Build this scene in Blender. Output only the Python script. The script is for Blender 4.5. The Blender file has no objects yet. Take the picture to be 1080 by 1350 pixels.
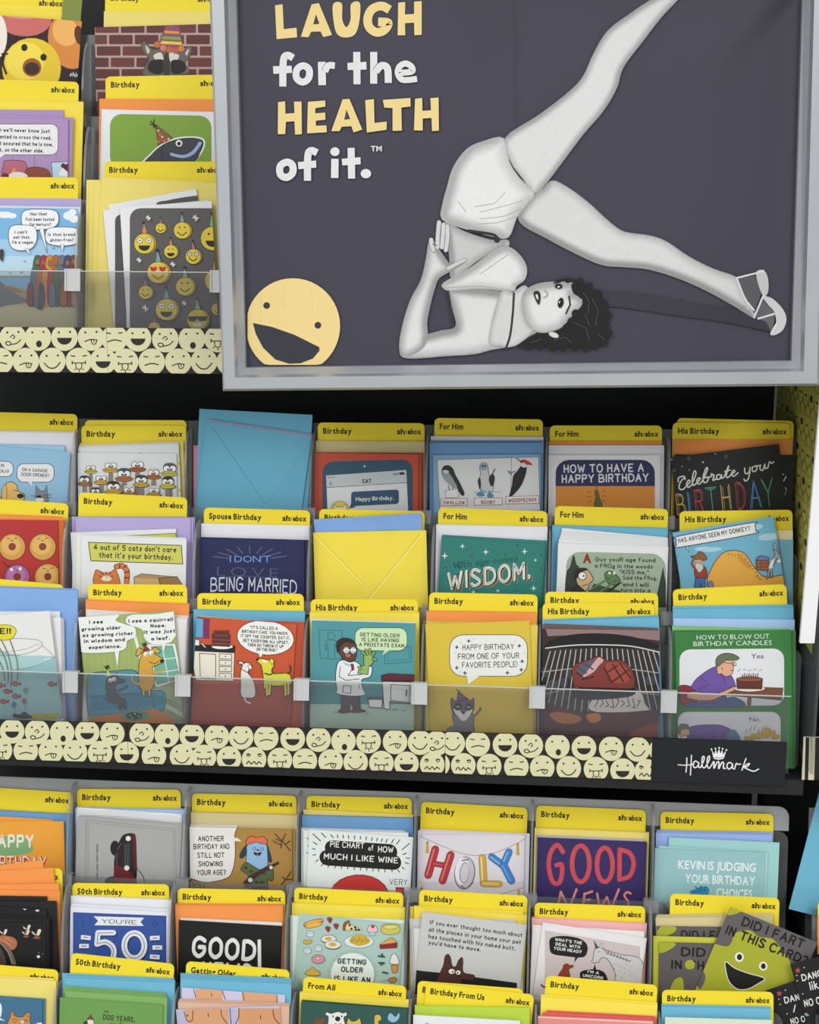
import bpy, math, random
import numpy as np
from mathutils import Vector, Matrix
from mathutils.geometry import tessellate_polygon, delaunay_2d_cdt

random.seed(7)
SC = bpy.context.scene
COL = SC.collection
R = math.radians

# ---------------------------------------------------------------- camera, world, lights, exposure
FPX, PITCH, YAW, ROLL = 1950.0, 11.8, 4.9, 0.3
CAM = Vector((0, 0, 1.5))
CM = Matrix.Rotation(R(YAW), 3, 'Z') @ Matrix.Rotation(R(90 - PITCH), 3, 'X') @ Matrix.Rotation(R(ROLL), 3, 'Z')
cd = bpy.data.cameras.new('camera')
cam = bpy.data.objects.new('camera', cd); COL.objects.link(cam)
cam.matrix_world = Matrix.Translation(CAM) @ CM.to_4x4()
cd.sensor_fit = 'VERTICAL'; cd.sensor_height = 36; cd.lens = 36 * FPX / 1350
cd.clip_start = 0.02
SC.camera = cam
w = bpy.data.worlds.new('store_air'); SC.world = w; w.use_nodes = True
w.node_tree.nodes['Background'].inputs[0].default_value = (0.93, 0.97, 1.0, 1)
w.node_tree.nodes['Background'].inputs[1].default_value = 0.6
def area(name, loc, size, power, rot=(0, 0, 0), col=(1, .985, .95)):
    l = bpy.data.lights.new(name, 'AREA'); l.shape = 'RECTANGLE'; l.size, l.size_y = size
    l.energy = power; l.color = col
    o = bpy.data.objects.new(name, l); COL.objects.link(o); o.location = loc; o.rotation_euler = rot
    return o
area('ceiling_tube_light', (-1.5, -2.0, 3.1), (0.3, 3.6), 66)
area('ceiling_tube_light', (1.3, -2.0, 3.1), (0.3, 3.6), 66)
area('ceiling_tube_light', (-0.1, -4.6, 3.1), (5.0, 0.3), 270, (R(-35), 0, 0))
area('ceiling_tube_light', (-0.1, -8.0, 3.1), (6.0, 0.3), 760, (R(-40), 0, 0))  # added far fill light, meant to brighten the shaded back-row tabs
SC.view_settings.view_transform = 'Standard'; SC.view_settings.look = 'None'
SC.view_settings.gamma = 1; SC.view_settings.exposure = 0.38
SC.view_settings.use_curve_mapping = False

# ---------------------------------------------------------------- helpers
def lin(h):
    h = h.lstrip('#')
    c = [int(h[i:i + 2], 16) / 255 for i in (0, 2, 4)]
    return tuple((x / 12.92 if x <= .04045 else ((x + .055) / 1.055) ** 2.4) for x in c)

def mat(name, col=(.8, .8, .8), rough=.6, metal=0, alpha=1, attr=False, spec=.5, noise=0, bump=0, scale=60, emit=None, coat=0):
    m = bpy.data.materials.new(name); m.use_nodes = True
    nt = m.node_tree; b = nt.nodes['Principled BSDF']
    b.inputs['Base Color'].default_value = (*col, 1)
    b.inputs['Roughness'].default_value = rough; b.inputs['Metallic'].default_value = metal
    b.inputs['Specular IOR Level'].default_value = spec; b.inputs['Alpha'].default_value = alpha
    b.inputs['Coat Weight'].default_value = coat
    src = None
    if attr:
        a = nt.nodes.new('ShaderNodeVertexColor'); a.layer_name = 'Col'; src = a.outputs[0]
    if noise or bump:
        tc = nt.nodes.new('ShaderNodeTexCoord')
        n = nt.nodes.new('ShaderNodeTexNoise'); n.inputs['Scale'].default_value = scale; n.inputs['Detail'].default_value = 4
        nt.links.new(tc.outputs['Object'], n.inputs['Vector'])
        if noise:
            mr = nt.nodes.new('ShaderNodeMapRange'); mr.inputs[3].default_value = 1 - noise; mr.inputs[4].default_value = 1 + noise
            nt.links.new(n.outputs['Fac'], mr.inputs[0])
            mx = nt.nodes.new('ShaderNodeMix'); mx.data_type = 'RGBA'; mx.blend_type = 'MULTIPLY'; mx.inputs[0].default_value = 1
            if src: nt.links.new(src, mx.inputs[6])
            else: mx.inputs[6].default_value = (*col, 1)
            nt.links.new(mr.outputs[0], mx.inputs[7]); src = mx.outputs[2]
        if bump:
            bp = nt.nodes.new('ShaderNodeBump'); bp.inputs['Strength'].default_value = bump; bp.inputs['Distance'].default_value = .001
            nt.links.new(n.outputs['Fac'], bp.inputs['Height']); nt.links.new(bp.outputs[0], b.inputs['Normal'])
    if src: nt.links.new(src, b.inputs['Base Color'])
    return m

M_CARD = mat('printed_card', attr=True, rough=.55, noise=.03, spec=.35, scale=25)
M_ENV = mat('envelope_paper', attr=True, rough=.8, noise=.05, bump=.25, spec=.2, scale=35)
M_BLACK = mat('black_laminate', lin('202022'), rough=.55, noise=.3, spec=.3, scale=8)
M_CLEAR = mat('clear_acrylic', (.13, .135, .15), rough=.1, alpha=.2, spec=.5)
M_FIN = mat('smoked_acrylic', (.36, .37, .39), rough=.25, alpha=.38, spec=.5)
M_SMOKE = mat('dark_acrylic', (.16, .17, .175), rough=.25, alpha=.3, spec=.5)
M_CLIP = mat('frosted_clip', (.62, .63, .63), rough=.3, alpha=.8, spec=.6)
M_RAIL = mat('grey_plastic', lin('a9abab'), rough=.35, alpha=.85, noise=.06)
M_METAL = mat('brushed_silver', lin('b4b7bb'), rough=.32, metal=.55, noise=.05, bump=.03, scale=30)
M_WHITE = mat('white_plastic', lin('e6e6e8'), rough=.35)
M_POSTER = mat('poster_print', attr=True, rough=.5, noise=.05, spec=.3, scale=9)
M_WALL = mat('painted_wall', lin('b9b9b4'), rough=.8, noise=.04, bump=.1)
M_FLOOR = mat('vinyl_floor', lin('a8a49a'), rough=.4, noise=.08, scale=4)

def tag(o, label=None, cat=None, group=None, kind=None):
    for k, v in (('label', label), ('category', cat), ('group', group), ('kind', kind)):
        if v: o[k] = v
    return o

WM = {}
def empty(name, loc):
    o = bpy.data.objects.new(name, None); COL.objects.link(o); o.location = loc
    WM[o.name] = Matrix.Translation(loc); return o

def mesh_obj(name, V, F, m, cols=None, parent=None, mw=None, smooth=False):
    me = bpy.data.meshes.new(name); me.from_pydata([tuple(v) for v in V], [], F)
    me.materials.append(m)
    if cols is not None:
        ca = me.color_attributes.new('Col', 'FLOAT_COLOR', 'CORNER')
        arr = np.ones((len(me.loops), 4), np.float32); i = 0
        for f, c in zip(F, cols):
            n = len(f)
            arr[i:i + n, :3] = c; i += n
        ca.data.foreach_set('color', arr.ravel())
    if smooth: me.shade_smooth()
    me.update()
    o = bpy.data.objects.new(name, me); COL.objects.link(o)
    W_ = mw if mw is not None else Matrix()
    if parent: o.parent = parent; o.matrix_basis = WM.get(parent.name, Matrix()).inverted() @ W_
    else: o.matrix_basis = W_
    WM[o.name] = W_.copy()
    return o

def box(V, F, a, b):
    n = len(V)
    for z in (a[2], b[2]):
        for x, y in ((a[0], a[1]), (b[0], a[1]), (b[0], b[1]), (a[0], b[1])): V.append((x, y, z))
    for f in ((3, 2, 1, 0), (4, 5, 6, 7), (0, 1, 5, 4), (1, 2, 6, 5), (2, 3, 7, 6), (3, 0, 4, 7)):
        F.append(tuple(n + i for i in f))

def bevel_box(name, a, b, m, bev=.002, parent=None):
    import bmesh
    bm = bmesh.new(); V, F = [], []; box(V, F, a, b)
    vs = [bm.verts.new(v) for v in V]
    for f in F: bm.faces.new([vs[i] for i in f])
    bmesh.ops.bevel(bm, geom=bm.edges[:], offset=bev, segments=2, affect='EDGES', profile=.5)
    me = bpy.data.meshes.new(name); bm.to_mesh(me); bm.free(); me.materials.append(m)
    o = bpy.data.objects.new(name, me); COL.objects.link(o)
    if parent: o.parent = parent
    return o

# a flat plane standing in the store; hit() finds where the sight line of a photo pixel meets it
class Surf:
    def __init__(s, p0, n): s.p0 = Vector(p0); s.n = Vector(n).normalized()
    def hit(s, x, y, off=0.0):
        d = CM @ Vector(((x - 540) / FPX, -(y - 675) / FPX, -1))
        return CAM + d * (((s.p0 + s.n * off) - CAM).dot(s.n) / d.dot(s.n))

# ---------------------------------------------------------------- lettering
G = {
'A': "02 3a 62|15 55", 'B': "02 0a|~0a 3a 59 57 36 06|~06 46 65 63 42 02", 'C': "~69 4a 2a 08 04 22 42 63", 'D': "02 0a|~0a 3a 68 64 32 02",
'E': "5a 0a 02 52|06 46", 'F': "5a 0a 02|06 46", 'G': "~69 4a 2a 08 04 22 42 64 66|66 36", 'H': "0a 02|5a 52|06 56", 'I': "0a 02",
'J': "4a 44|~44 32 12 04", 'K': "0a 02|5a 05|26 52", 'L': "0a 02 52", 'M': "02 0a 35 6a 62", 'N': "02 0a 52 5a", 'O': "@2a 08 04 22 42 64 68 4a",
'P': "02 0a|~0a 4a 59 57 46 06", 'Q': "@2a 08 04 22 42 64 68 4a|35 61", 'R': "02 0a|~0a 4a 59 57 46 06|36 52", 'S': "~59 3a 1a 08 17 45 54 53 32 12 03",
'T': "0a 6a|3a 32", 'U': "0a 04|~04 13 22 42 53 64|64 6a", 'V': "0a 32 6a", 'W': "0a 22 48 62 8a", 'X': "0a 52|5a 02", 'Y': "0a 36 6a|36 32", 'Z': "0a 5a 02 52",
'a': "@27 05 04 22 44 45|47 42", 'b': "0a 02|@27 45 44 22 04 05", 'c': "~46 27 05 04 22 43", 'd': "4a 42|@27 05 04 22 44 45",
'e': "05 45|~45 46 27 05 04 22 43", 'f': "~4a 2a 18 12|07 37", 'g': "47 41|~41 20 01|@27 05 04 22 44 45", 'h': "0a 02|~05 27 46 42",
'i': "07 02|09 0a", 'j': "27 21|~21 10 00|29 2a", 'k': "0a 02|37 04|15 42", 'l': "0a 02", 'm': "07 02|~05 17 36 32|~35 47 66 62",
'n': "07 02|~05 27 46 42", 'o': "@27 05 04 22 44 45", 'p': "07 00|@27 45 44 22 04 05", 'q': "47 40|@27 05 04 22 44 45", 'r': "07 02|~05 27 37",
's': "~46 27 16 25 34 33 22 03", 't': "19 13|~13 22 32|07 37", 'u': "~07 04 22 43 47|47 42", 'v': "07 22 47", 'w': "07 12 36 52 67",
'x': "07 42|47 02", 'y': "07 23|47 10", 'z': "07 47 02 42", '.': "02 03", ',': "13 01", "'": "0a 08", '"': "0a 08|2a 28", '-': "05 35",
'!': "0a 05|02 03", '?': "~09 2a 49 47 25 24|22 23", '4': "42 4a 04 64", '5': "5a 0a 06|~06 37 55 54 32 12 03", '0': "@2a 08 04 22 42 64 68 4a", '/': "02 5a",
}
def catmull(P, closed=False, k=5):
    n = len(P)
    if n < 3: return [tuple(p) for p in P]
    out = []
    for i in range(n if closed else n - 1):
        a, b, c, d = (P[(i + j) % n] if closed else P[min(max(i + j, 0), n - 1)] for j in (-1, 0, 1, 2))
        for t in range(k):
            t /= k
            out.append(tuple(.5 * (2 * b[q] + (c[q] - a[q]) * t + (2 * a[q] - 5 * b[q] + 4 * c[q] - d[q]) * t * t + (3 * b[q] - a[q] - 3 * c[q] + d[q]) * t ** 3) for q in (0, 1)))
    if not closed: out.append(tuple(P[-1]))
    return out

def stroke_tris(P, wd, closed=False, cap=True):
    if not closed and len(P) > 2:      # a sharp corner starts a new ribbon
        for i in range(1, len(P) - 1):
            a = (P[i][0] - P[i - 1][0], P[i][1] - P[i - 1][1]); b = (P[i + 1][0] - P[i][0], P[i + 1][1] - P[i][1])
            if a[0] * b[0] + a[1] * b[1] < .15 * math.hypot(*a) * math.hypot(*b):
                return stroke_tris(P[:i + 1], wd, False, cap) + stroke_tris(P[i:], wd, False, cap)
    return ribbon(P, wd, closed, cap)
def ribbon(P, wd, closed=False, cap=True):
    """ribbon of width wd along P, as triangles"""
    Q = [P[0]]
    for p in P[1:]:
        if abs(p[0] - Q[-1][0]) + abs(p[1] - Q[-1][1]) > 1e-6: Q.append(p)
    P = Q; n = len(P); T = []
    if n < 2:
        P = [P[0], (P[0][0] + wd * .01, P[0][1])]; n = 2
    h = wd / 2; L, Rr = [], []
    for i in range(n):
        a = P[i - 1] if (i or closed) else P[i]; b = P[(i + 1) % n] if (i < n - 1 or closed) else P[i]; c = P[i]
        d1 = (c[0] - a[0], c[1] - a[1]); d2 = (b[0] - c[0], b[1] - c[1])
        l1 = math.hypot(*d1) or 1; l2 = math.hypot(*d2) or 1
        if a is c or l1 == 1 and d1 == (0, 0): d1, l1 = d2, l2
        if b is c or d2 == (0, 0): d2, l2 = d1, l1
        u1 = (d1[0] / l1, d1[1] / l1); u2 = (d2[0] / l2, d2[1] / l2)
        m = (-(u1[1] + u2[1]), u1[0] + u2[0]); ml = math.hypot(*m)
        if ml < .3: m = (-u1[1], u1[0]); sc = 1
        else:
            m = (m[0] / ml, m[1] / ml); sc = min(1.6, 2 / ml)
        L.append((c[0] + m[0] * h * sc, c[1] + m[1] * h * sc)); Rr.append((c[0] - m[0] * h * sc, c[1] - m[1] * h * sc))
    for i in range(n if closed else n - 1):
        j = (i + 1) % n
        T.append((L[i], L[j], Rr[j])); T.append((L[i], Rr[j], Rr[i]))
    if cap and not closed:
        for e, s in ((0, 1), (n - 1, n - 2)):
            c = P[e]; a0 = math.atan2(c[1] - P[s][1], c[0] - P[s][0])
            arc = [(c[0] + h * math.cos(a0 + q), c[1] + h * math.sin(a0 + q)) for q in (-1.57, -.8, 0, .8, 1.57)]
            for q in range(4): T.append((c, arc[q], arc[q + 1]))
    return T

_FONT = {}
def font_glyph(ch, bold):
    k = (ch, bold)
    if k not in _FONT:
        cu = bpy.data.curves.new('glyph', 'FONT'); cu.body = ch; cu.size = 1; cu.offset = bold; cu.resolution_u = 2
        o = bpy.data.objects.new('glyph', cu); me = o.to_mesh(); me.calc_loop_triangles()
        V = [(v.co.x, v.co.y) for v in me.vertices]
        T = [tuple(V[i] for i in t.vertices) for t in me.loop_triangles]
        xs = [v[0] for v in V] or [0, .25]
        _FONT[k] = (T, min(xs), max(xs)); o.to_mesh_clear(); bpy.data.objects.remove(o); bpy.data.curves.remove(cu)
    return _FONT[k]
CAPH = None
def layout(s, font, wt, gap=None):
    """triangles of a string at cap height 1, baseline 0 -> (tris, width)"""
    T, x, Z = [], 0.0, []
    if font == 's':
        for li, ch in enumerate(s):
            if ch == ' ': x += .42; continue
            g = G.get(ch) or G.get(ch.upper())
            if not g: x += .3; continue
            mxx = 0
            for si, st in enumerate(g.split('|')):
                f = st[0]; P = [(int(q[0], 16) / 8 * .85, (int(q[1], 16) - 2) / 8 * (1 - wt) + wt / 2) for q in st.lstrip('~@').split()]
                mxx = max(mxx, max(p[0] for p in P))
                if f == '~': P = catmull(P)
                if f == '@': P = catmull(P, True)
                N_ = [tuple((q[0] + x + wt / 2, q[1]) for q in t) for t in stroke_tris(P, wt, f == '@')]
                T += N_; Z += [(i // 2 % 5) + si * 2 + 1 for i in range(len(N_))]
            x += mxx + wt + (gap if gap is not None else .17)
        return T, x - .17, Z
    global CAPH
    if CAPH is None:
        t, _, _ = font_glyph('H', 0.0); CAPH = max(q[1] for tr in t for q in tr)
    for ch in s:
        if ch == ' ': x += .33; continue
        t, a, b = font_glyph(ch, wt)
        T += [tuple(((q[0] - a) / CAPH + x, q[1] / CAPH) for q in tr) for tr in t]
        x += (b - a) / CAPH + (gap if gap is not None else .1)
    return T, x - .1, None

FR = dict(A=(0, 0, 3.6), B=(0, 230, 3.6), C=(290, 0, 2.769), D=(300, 250, 2.7), E=(660, 230, 2.571), F=(600, 0, 2.25), G=(0, 520, 3.857),
          H=(240, 520, 3.273), I=(550, 530, 3.176), J=(800, 490, 3.857), K=(0, 760, 4.154), L=(240, 760, 3.375), M=(540, 760, 3.176),
          N=(840, 760, 4.217), O=(0, 1030, 4.22), P=(220, 1030, 4.217), Q=(370, 1030, 4.221), R=(530, 1030, 4.221), S=(690, 1040, 4.353),
          T=(850, 1040, 4.357), U=(0, 760, 6.754), V=(980, 1040, 4.35), W=(0, 1130, 6.133), X=(0, 140, 4.5), px=(0, 0, 1))

class Ink:
    """flat print on a sheet: shapes traced in photo pixels, carried to the sheet's own plane and cut at its edges"""
    EPS = 2.4e-5
    def __init__(s, O, u, v, W, H, n, ang=0.0):
        s.O, s.u, s.v, s.W, s.H, s.n = O, u, v, W, H, n
        s.V, s.F, s.C = [], [], []; s.layer = 1; s.fr = (0, 0, 1); s.ang = ang
        s.ox, s.oy = 0.0, 0.0
        s.d0 = CM.transposed()
    def f(s, k): s.fr = FR[k]; return s
    def loc(s, P):
        P = np.asarray(P, float)
        ox, oy, k = s.fr
        x = ox + P[:, 0] / k + s.ox; y = oy + P[:, 1] / k + s.oy
        d = np.stack([(x - 540) / FPX, -(y - 675) / FPX, -np.ones_like(x)], 1) @ np.array(CM.transposed())
        n = np.array(s.n); t = np.dot(np.array(s.O - CAM), n) / (d @ n)
        q = np.array(CAM) + d * t[:, None] - np.array(s.O)
        return np.stack([q @ np.array(s.u), q @ np.array(s.v)], 1)
    def clip(s, poly):
        for ax, lim, sg in ((0, 0, 1), (0, s.W, -1), (1, 0, 1), (1, s.H, -1)):
            out = []; n = len(poly)
            for i in range(n):
                a, b = poly[i], poly[(i + 1) % n]; da, db = (a[ax] - lim) * sg, (b[ax] - lim) * sg
                if da >= 0: out.append(a)
                if da * db < 0:
                    t = da / (da - db); out.append(tuple(a[q] + (b[q] - a[q]) * t for q in range(len(a))))
            poly = out
            if len(poly) < 3: return []
        return poly
    def tris(s, T, col, keep=False, zs=None):
        if not T: return
        s.sub = (getattr(s, 'sub', 0) + 1) % 8
        c = lin(col) if isinstance(col, str) else col
        P = s.loc([p for t in T for p in t]).reshape(-1, 3, 2)
        z0 = s.layer * s.EPS + s.sub * 1e-6
        for it, t in enumerate(P):
            z = z0 + (zs[it] if zs is not None else it // 2 % 8) * 1.2e-6
            q = [tuple(p) for p in t]
            if (t < 0).any() or (t[:, 0] > s.W).any() or (t[:, 1] > s.H).any(): q = s.clip(q)
            if len(q) < 3: continue
            b = len(s.V); s.V += [(p[0], z, -p[1]) for p in q]; s.F.append(tuple(range(b, b + len(q)))); s.C.append(c)
        if not keep: s.layer += 1
    @staticmethod
    def pts(a): return [(a[i], a[i + 1]) for i in range(0, len(a), 2)]
    def _fill(s, P, col, keep=False):
        idx = tessellate_polygon([[Vector((x, y, 0)) for x, y in P]])
        s.tris([tuple(P[i] for i in t) for t in idx], col, keep)
    def p(s, col, *a, o=None, w=3, sm=False):
        P = s.pts(a)
        if sm: P = catmull(P, True)
        s._fill(P, col)
        if o: s.tris(stroke_tris(P, w, True), o)
        return s
    def b(s, col, *a, o=None, w=3): return s.p(col, *a, o=o, w=w, sm=True)
    def e(s, col, cx, cy, rx, ry=None, rot=0, o=None, w=3):
        ry = ry or rx; n = 22 if rx * s.fr[2] ** -1 > 4 else 12; c, q = math.cos(R(rot)), math.sin(R(rot))
        P = [(cx + rx * math.cos(t) * c - ry * math.sin(t) * q, cy + rx * math.cos(t) * q + ry * math.sin(t) * c) for t in (i * 2 * math.pi / n for i in range(n))]
        if col:
            s._fill(P, col)
        if o: s.tris(stroke_tris(P, w, True), o)
        return s
    def r(s, col, x0, y0, x1, y1, rad=0, o=None, w=3, sk=0.0):
        """round-cornered box; sk: drop of its right side (lean)"""
        if rad:
            P = []
            for cx, cy, a0 in ((x1 - rad, y0 + rad, -90), (x1 - rad, y1 - rad, 0), (x0 + rad, y1 - rad, 90), (x0 + rad, y0 + rad, 180)):
                P += [(cx + rad * math.cos(R(a0 + q)), cy + rad * math.sin(R(a0 + q))) for q in (0, 22.5, 45, 67.5, 90)]
        else: P = [(x0, y0), (x1, y0), (x1, y1), (x0, y1)]
        P = [(x, y + sk * (x - x0) / (x1 - x0)) for x, y in P]
        s._fill(P, col)
        if o: s.tris(stroke_tris(P, w, True), o)
        return s
    def l(s, col, wd, *a, sm=True, cap=True):
        P = s.pts(a)
        if sm: P = catmull(P)
        s.tris(stroke_tris(P, wd, False, cap), col); return s
    def ll(s, col, wd, *segs):
        """many strokes on one layer"""
        for a in segs: s.tris(stroke_tris(s.pts(a), wd), col, True)
        s.layer += 1; return s
    def ee(s, col, r, *c):
        for i in range(0, len(c), 2):
            P = [(c[i] + r * math.cos(t * .785), c[i + 1] + r * math.sin(t * .785)) for t in range(8)]
            s._fill(P, col, True)
        s.layer += 1; return s
    def t(s, col, txt, x, y, h, w=None, a=None, wt=.15, font='s', arc=0, sh=0, gap=None):
        T, W, Z = layout(txt, font, wt, gap)
        a = s.ang if a is None else a
        k = (w / W) if w else h
        c, q = math.cos(R(a)), math.sin(R(a))
        def m(p):
            X = p[0] * k; Y = -p[1] * h; X -= Y * sh
            if arc: Y += arc * (1 - (2 * X / (W * k) - 1) ** 2)
            return (x + X * c - Y * q, y + X * q + Y * c)
        s.tris([tuple(m(p) for p in t) for t in T], col, False, Z); return s
    def bub(s, col, x0, y0, x1, y1, rad, tail=None, o='222222', w=3):
        if tail: s.p(col, *tail, o=o, w=w)
        s.r(col, x0, y0, x1, y1, rad, o=o, w=w)
        if tail: s.p(col, *tail)
        return s

# ---------------------------------------------------------------- rack layout
TILT = R(8)
NRM = Vector((0, -math.cos(TILT), math.sin(TILT)))
def zfloor(Y, px, py):
    return Surf((0, Y, 0), (0, -1, 0)).hit(px, py).z
BASE = {}
for s_, Y, px, py in (('U', 1.61, 150, 462), ('M', 1.56, 540, 992), ('L', 1.46, 540, 1490)):
    z = zfloor(Y, px, py)
    for t_ in (2, 1, 0): BASE[s_ + str(t_)] = (Y + (2 - t_) * .056, z + (2 - t_) * .096)
TIER = {k: Surf((0, y, z), NRM) for k, (y, z) in BASE.items()}
WALLN = .033          # the clear front wall stands this far before the tier's back
STEP = .0021
BPX = {'U0': (575, [-22, 128]), 'U1': (170, [-26, 123, 300]), 'U2': (357, [-30, 122, 300]), 'M0': (650, [-55, 99, 255, 415, 567, 720, 882]), 'M1': (760, [-50, 98, 258, 411, 565, 724, 884]),
       'M2': (905, [-36, 117, 260, 412, 561, 716, 877]), 'L0': (1150, [-52, 95, 246, 397, 549, 702, 858]), 'L1': (1260, [-60, 84, 233, 385, 540, 702, 858]), 'L2': (1350, [-68, 80, 236, 391, 545, 706, 869])}
BPX['U0'] = (60, [-30, 120, 312]); BPX['U1'] = (170, [-32, 123, 314]); BPX['U2'] = (357, [-36, 122, 322])
BOUND = [TIER['M2'].hit(x, 905, WALLN).x for x in (117, 260, 412, 561, 716, 877, 1047)]
BOUND = [BOUND[0] - .137] + BOUND

def sheet(name, tier, k, x0, y0, x1, y1, col, material, H=None, rad=0.0, art=None, th=.0011, fold=True, bend=0.0, drop=None):
    """a card, envelope or divider standing in a pocket; top corners at two photo pixels"""
    S = TIER[tier]; off = .0015 + k * STEP + th
    A = S.hit(x0, y0, off); B = S.hit(x1, y1, off)
    u = (B - A); W = u.length; u.normalize(); n = S.n; v = u.cross(n) * -1
    if v.z > 0: v = -v
    zf = BASE[tier][1]
    if H is None:
        H = (min(A.z, B.z) - zf) / -v.z
    if drop: H = drop
    c = lin(col)
    V, F, C = [], [], []
    # outline of the sheet with rounded top corners, x right, z up (0 = top edge), y = depth
    def outline(w0, w1):
        P = []
        if rad:
            for cx, a0 in ((w1 - rad, 90), (w0 + rad, 180)):
                rng = (90, 67.5, 45, 22.5, 0) if a0 == 90 else (180, 157.5, 135, 112.5, 90)
                if a0 == 90: P += [(cx + rad * math.cos(R(q)), -rad + rad * math.sin(R(q))) for q in (90, 67.5, 45, 22.5, 0)]
            P += [(w1, -H), (w0, -H)]
            P += [(w0 + rad + rad * math.cos(R(q)), -rad + rad * math.sin(R(q))) for q in (180, 157.5, 135, 112.5, 90)]
        else: P = [(w1, 0), (w1, -H), (w0, -H), (w0, 0)]
        return P
    def slab(P, f0, f1):
        """f0/f1: depth of the front and back faces as functions of x"""
        b = len(V); m = len(P)
        V.extend((x, f0(x), z) for x, z in P); V.extend((x, f1(x), z) for x, z in P)
        F.append(tuple(b + i for i in range(m))[::-1]); F.append(tuple(b + m + i for i in range(m)))
        C.append(c); C.append(c)
        edge = tuple(min(1, q * .9 + .06) for q in c)
        for i in range(m):
            j = (i + 1) % m; F.append((b + i, b + j, b + m + j, b + m + i)); C.append(edge)
    P = outline(0, W)
    if fold:
        g = .35
        slab(P, lambda x: 0, lambda x: th * .28)
        P2 = outline(0, W)
        slab(P2, lambda x: th * (.3 + g * x / W), lambda x: th * (.58 + g * x / W))
    else: slab(P, lambda x: 0, lambda x: th)
    # frame: local x = u, local y = into the rack (-n), local z = -v
    ink = None
    if art:
        ang = math.degrees(math.atan2(y1 - y0, x1 - x0))
        ink = Ink(A, u, v, W, H, n, ang); art(ink)
        b = len(V)
        V.extend((x, -z, zz) for x, z, zz in ink.V)
        F.extend(tuple(b + i for i in reversed(f)) for f in ink.F); C.extend(ink.C)
    # origin at base centre
    V = [(x - W / 2, y, z + H) for x, y, z in V]
    org = A + u * (W / 2) + v * H
    m3 = Matrix((u, -n, -v)).transposed()
    return mesh_obj(name, V, F, material, C, None, Matrix.Translation(org) @ m3.to_4x4())

# ---------------------------------------------------------------- the store around the rack
def struct(name, a, b, m):
    V, F = [], []; box(V, F, a, b); o = mesh_obj(name, V, F, m); o['kind'] = 'structure'; return o
struct('floor', (-3, -3.5, -.05), (3, 2.2, 0), M_FLOOR)
struct('wall_back', (-3, 2.1, 0), (3, 2.2, 3.2), M_WALL)

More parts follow.
